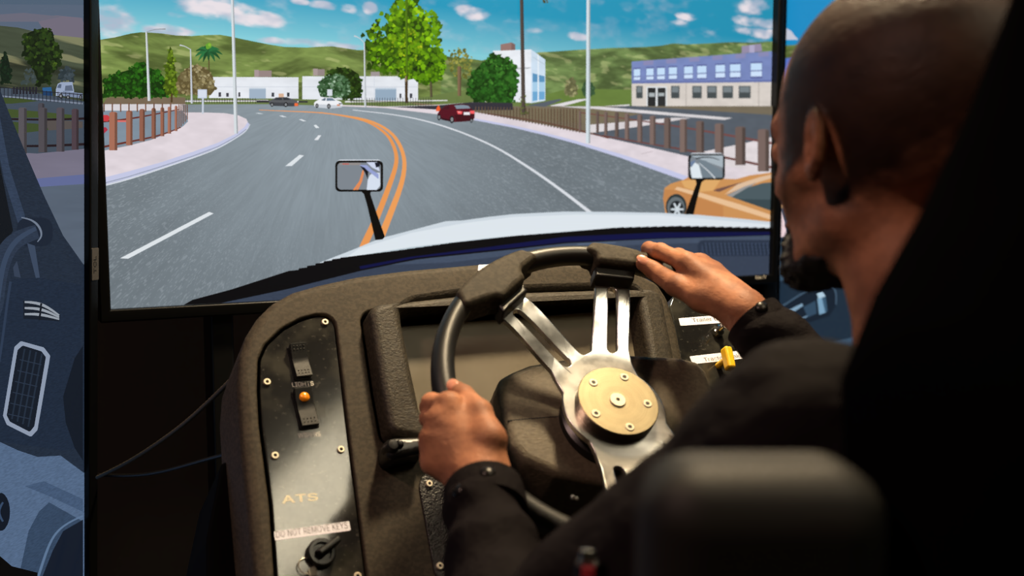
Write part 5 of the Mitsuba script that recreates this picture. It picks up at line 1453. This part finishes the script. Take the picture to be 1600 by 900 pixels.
snapm = disc_solid([(0, .0030), (.004, .0026), (.0064, .0012), (.0070, 0), (.0070, -.002), (0, -.002)], 24)
for c, ax, px, r in ((CUL, axL, (762, 737), .0380), (CUR, axR, (1190, 480), .0350), (CUL, axL, (716, 766), .0380)):
    P, nr = on_cuff(c, ax, px, r)
    add('snap_button', xf(snapm, frame(P, nr, ax)), M('snap'), jk)
# collar standing round the neck
t = np.linspace(0, 2 * np.pi, 61)
col = []
na = (NECK0 - NECK1) / np.linalg.norm(NECK0 - NECK1)
m_ = frame(NECK1 + na * -.02, na, [1, 0, 0])
cm = disc_solid([(.073, -.01), (.069, .05), (.074, .052), (.082, .03), (.100, -.015), (.09, -.02)], 56)
add('collar', xf(cm, m_), M('jacket'), jk)
# legs
def legs(p):
    d = None
    for s, hx in ((-1, .56), (1, .76)):
        h_, k_, f_ = np.array([hx, .46, .645]), np.array([hx + s * .04, .87, .625]), np.array([hx + s * .03, 1.04, .10])
        e = smin(cone(p, h_, k_, .092, .066), cone(p, k_, f_, .064, .048), .02)
        d = e if d is None else smin(d, e, .02)
    return smin(d, ell(p, HIP - [0, .0, .01], (.16, .115, .10)), .04) + .008 * (meshkit.fbm(p * 16, 2, 3) - .5)
add('trousers', biggest(nets(legs, [.36, .18, .02], [.98, 1.16, .84], .009)), M('trousers'), pe, smooth=True)
for hx in (.53, .79):
    add('shoe', cat(rbox((hx - .045, .98, 0.0), (hx + .045, 1.24, .075), .03, 2), rbox((hx - .046, .97, 0.0), (hx + .046, 1.25, .025), .01, 1)), M('black_plastic'), pe)

# ---------------------------------------------------------------- the seat
st = thing('driver_seat', 'high-backed black driver seat behind the man in the dark jacket', 'seat')
def seat_back():
    sect = []
    for z, hw_, y, th_ in ((.52, .25, .285, .13), (.75, .262, .275, .13), (.95, .262, .27, .13), (1.08, .258, .27, .125), (1.16, .262, .275, .125), (1.21, .262, .28, .125), (1.25, .238, .285, .12), (1.29, .206, .285, .12), (1.345, .170, .285, .12), (1.40, .142, .287, .115), (1.47, .118, .288, .11), (1.53, .094, .29, .10), (1.565, .08, .292, .08), (1.58, .055, .295, .05)):
        hw_ += .02
        q = rrect(-hw_, -th_ / 2, hw_, th_ / 2, min(.05, th_ * .45), 6)
        sect.append((q + [.632, y], z))
    return cat(walls(sect), cap([sect[-1][0]], sect[-1][1]), cap([sect[0][0]], sect[0][1], True))
add('backrest', seat_back(), M('seat_cloth'), st, smooth=50)
CUSHION_TOP = float(np.array(meshkit.WRITTEN[scene[pe + '__trousers']['filename']][0])[:, 2][(lambda v: (v[:, 1] > .42) & (v[:, 1] < .70) & (np.abs(v[:, 0] - .655) < .2))(np.array(meshkit.WRITTEN[scene[pe + '__trousers']['filename']][0]))].min()) + .006      # the thighs press 6 mm into the cushion
add('cushion', rbox((.40, .36, .42), (.91, .80, CUSHION_TOP), .05, 2), M('seat_cloth'), st)
add('base', cat(rbox((.47, .28, 0.0), (.84, .68, .06), .02, 1), rbox((.54, .34, .05), (.77, .62, .43), .02, 1)), M('black_matt'), st)
A0 = at(1266, 742, .405)
ax_ = np.array([cos(R(-29)), sin(R(-29)), 0])
# folded-up armrest: a padded block standing beside the backrest
am = rbox((-.0525, -.035, -.36), (.0525, .035, 0.0), .026, 3)
mm = np.eye(4)
mm[:3, 0], mm[:3, 1], mm[:3, 2] = ax_, np.cross([0, 0, 1], ax_), [0, 0, 1]
mm[:3, 3] = A0 + np.array([0, .03, 0])
add('armrest', xf(am, mm), M('armrest_vinyl'), st, label='padded grey armrest folded up beside the backrest')
bk = thing('seat_belt_buckle', 'small red and silver seat belt buckle by the left thigh of the driver', 'buckle')
bp = at(918, 884, .60)
ob = np.array([-.1, .25, .96]); ob /= np.linalg.norm(ob)
mb = frame(bp, -FW, RT)
add('casing', xf(rbox((-.007, -.06, -.009), (.007, .003, .004), .003, 2), mb), M('black_plastic'), bk)
add('release_button', xf(rbox((-.004, -.008, .003), (.004, .001, .0060), .0015, 2), mb), M('buckle_red'), bk)
add('latch_plate', xf(rbox((-.0045, .002, -.003), (.0045, .010, .003), .0015, 2), mb), M('chrome'), bk)
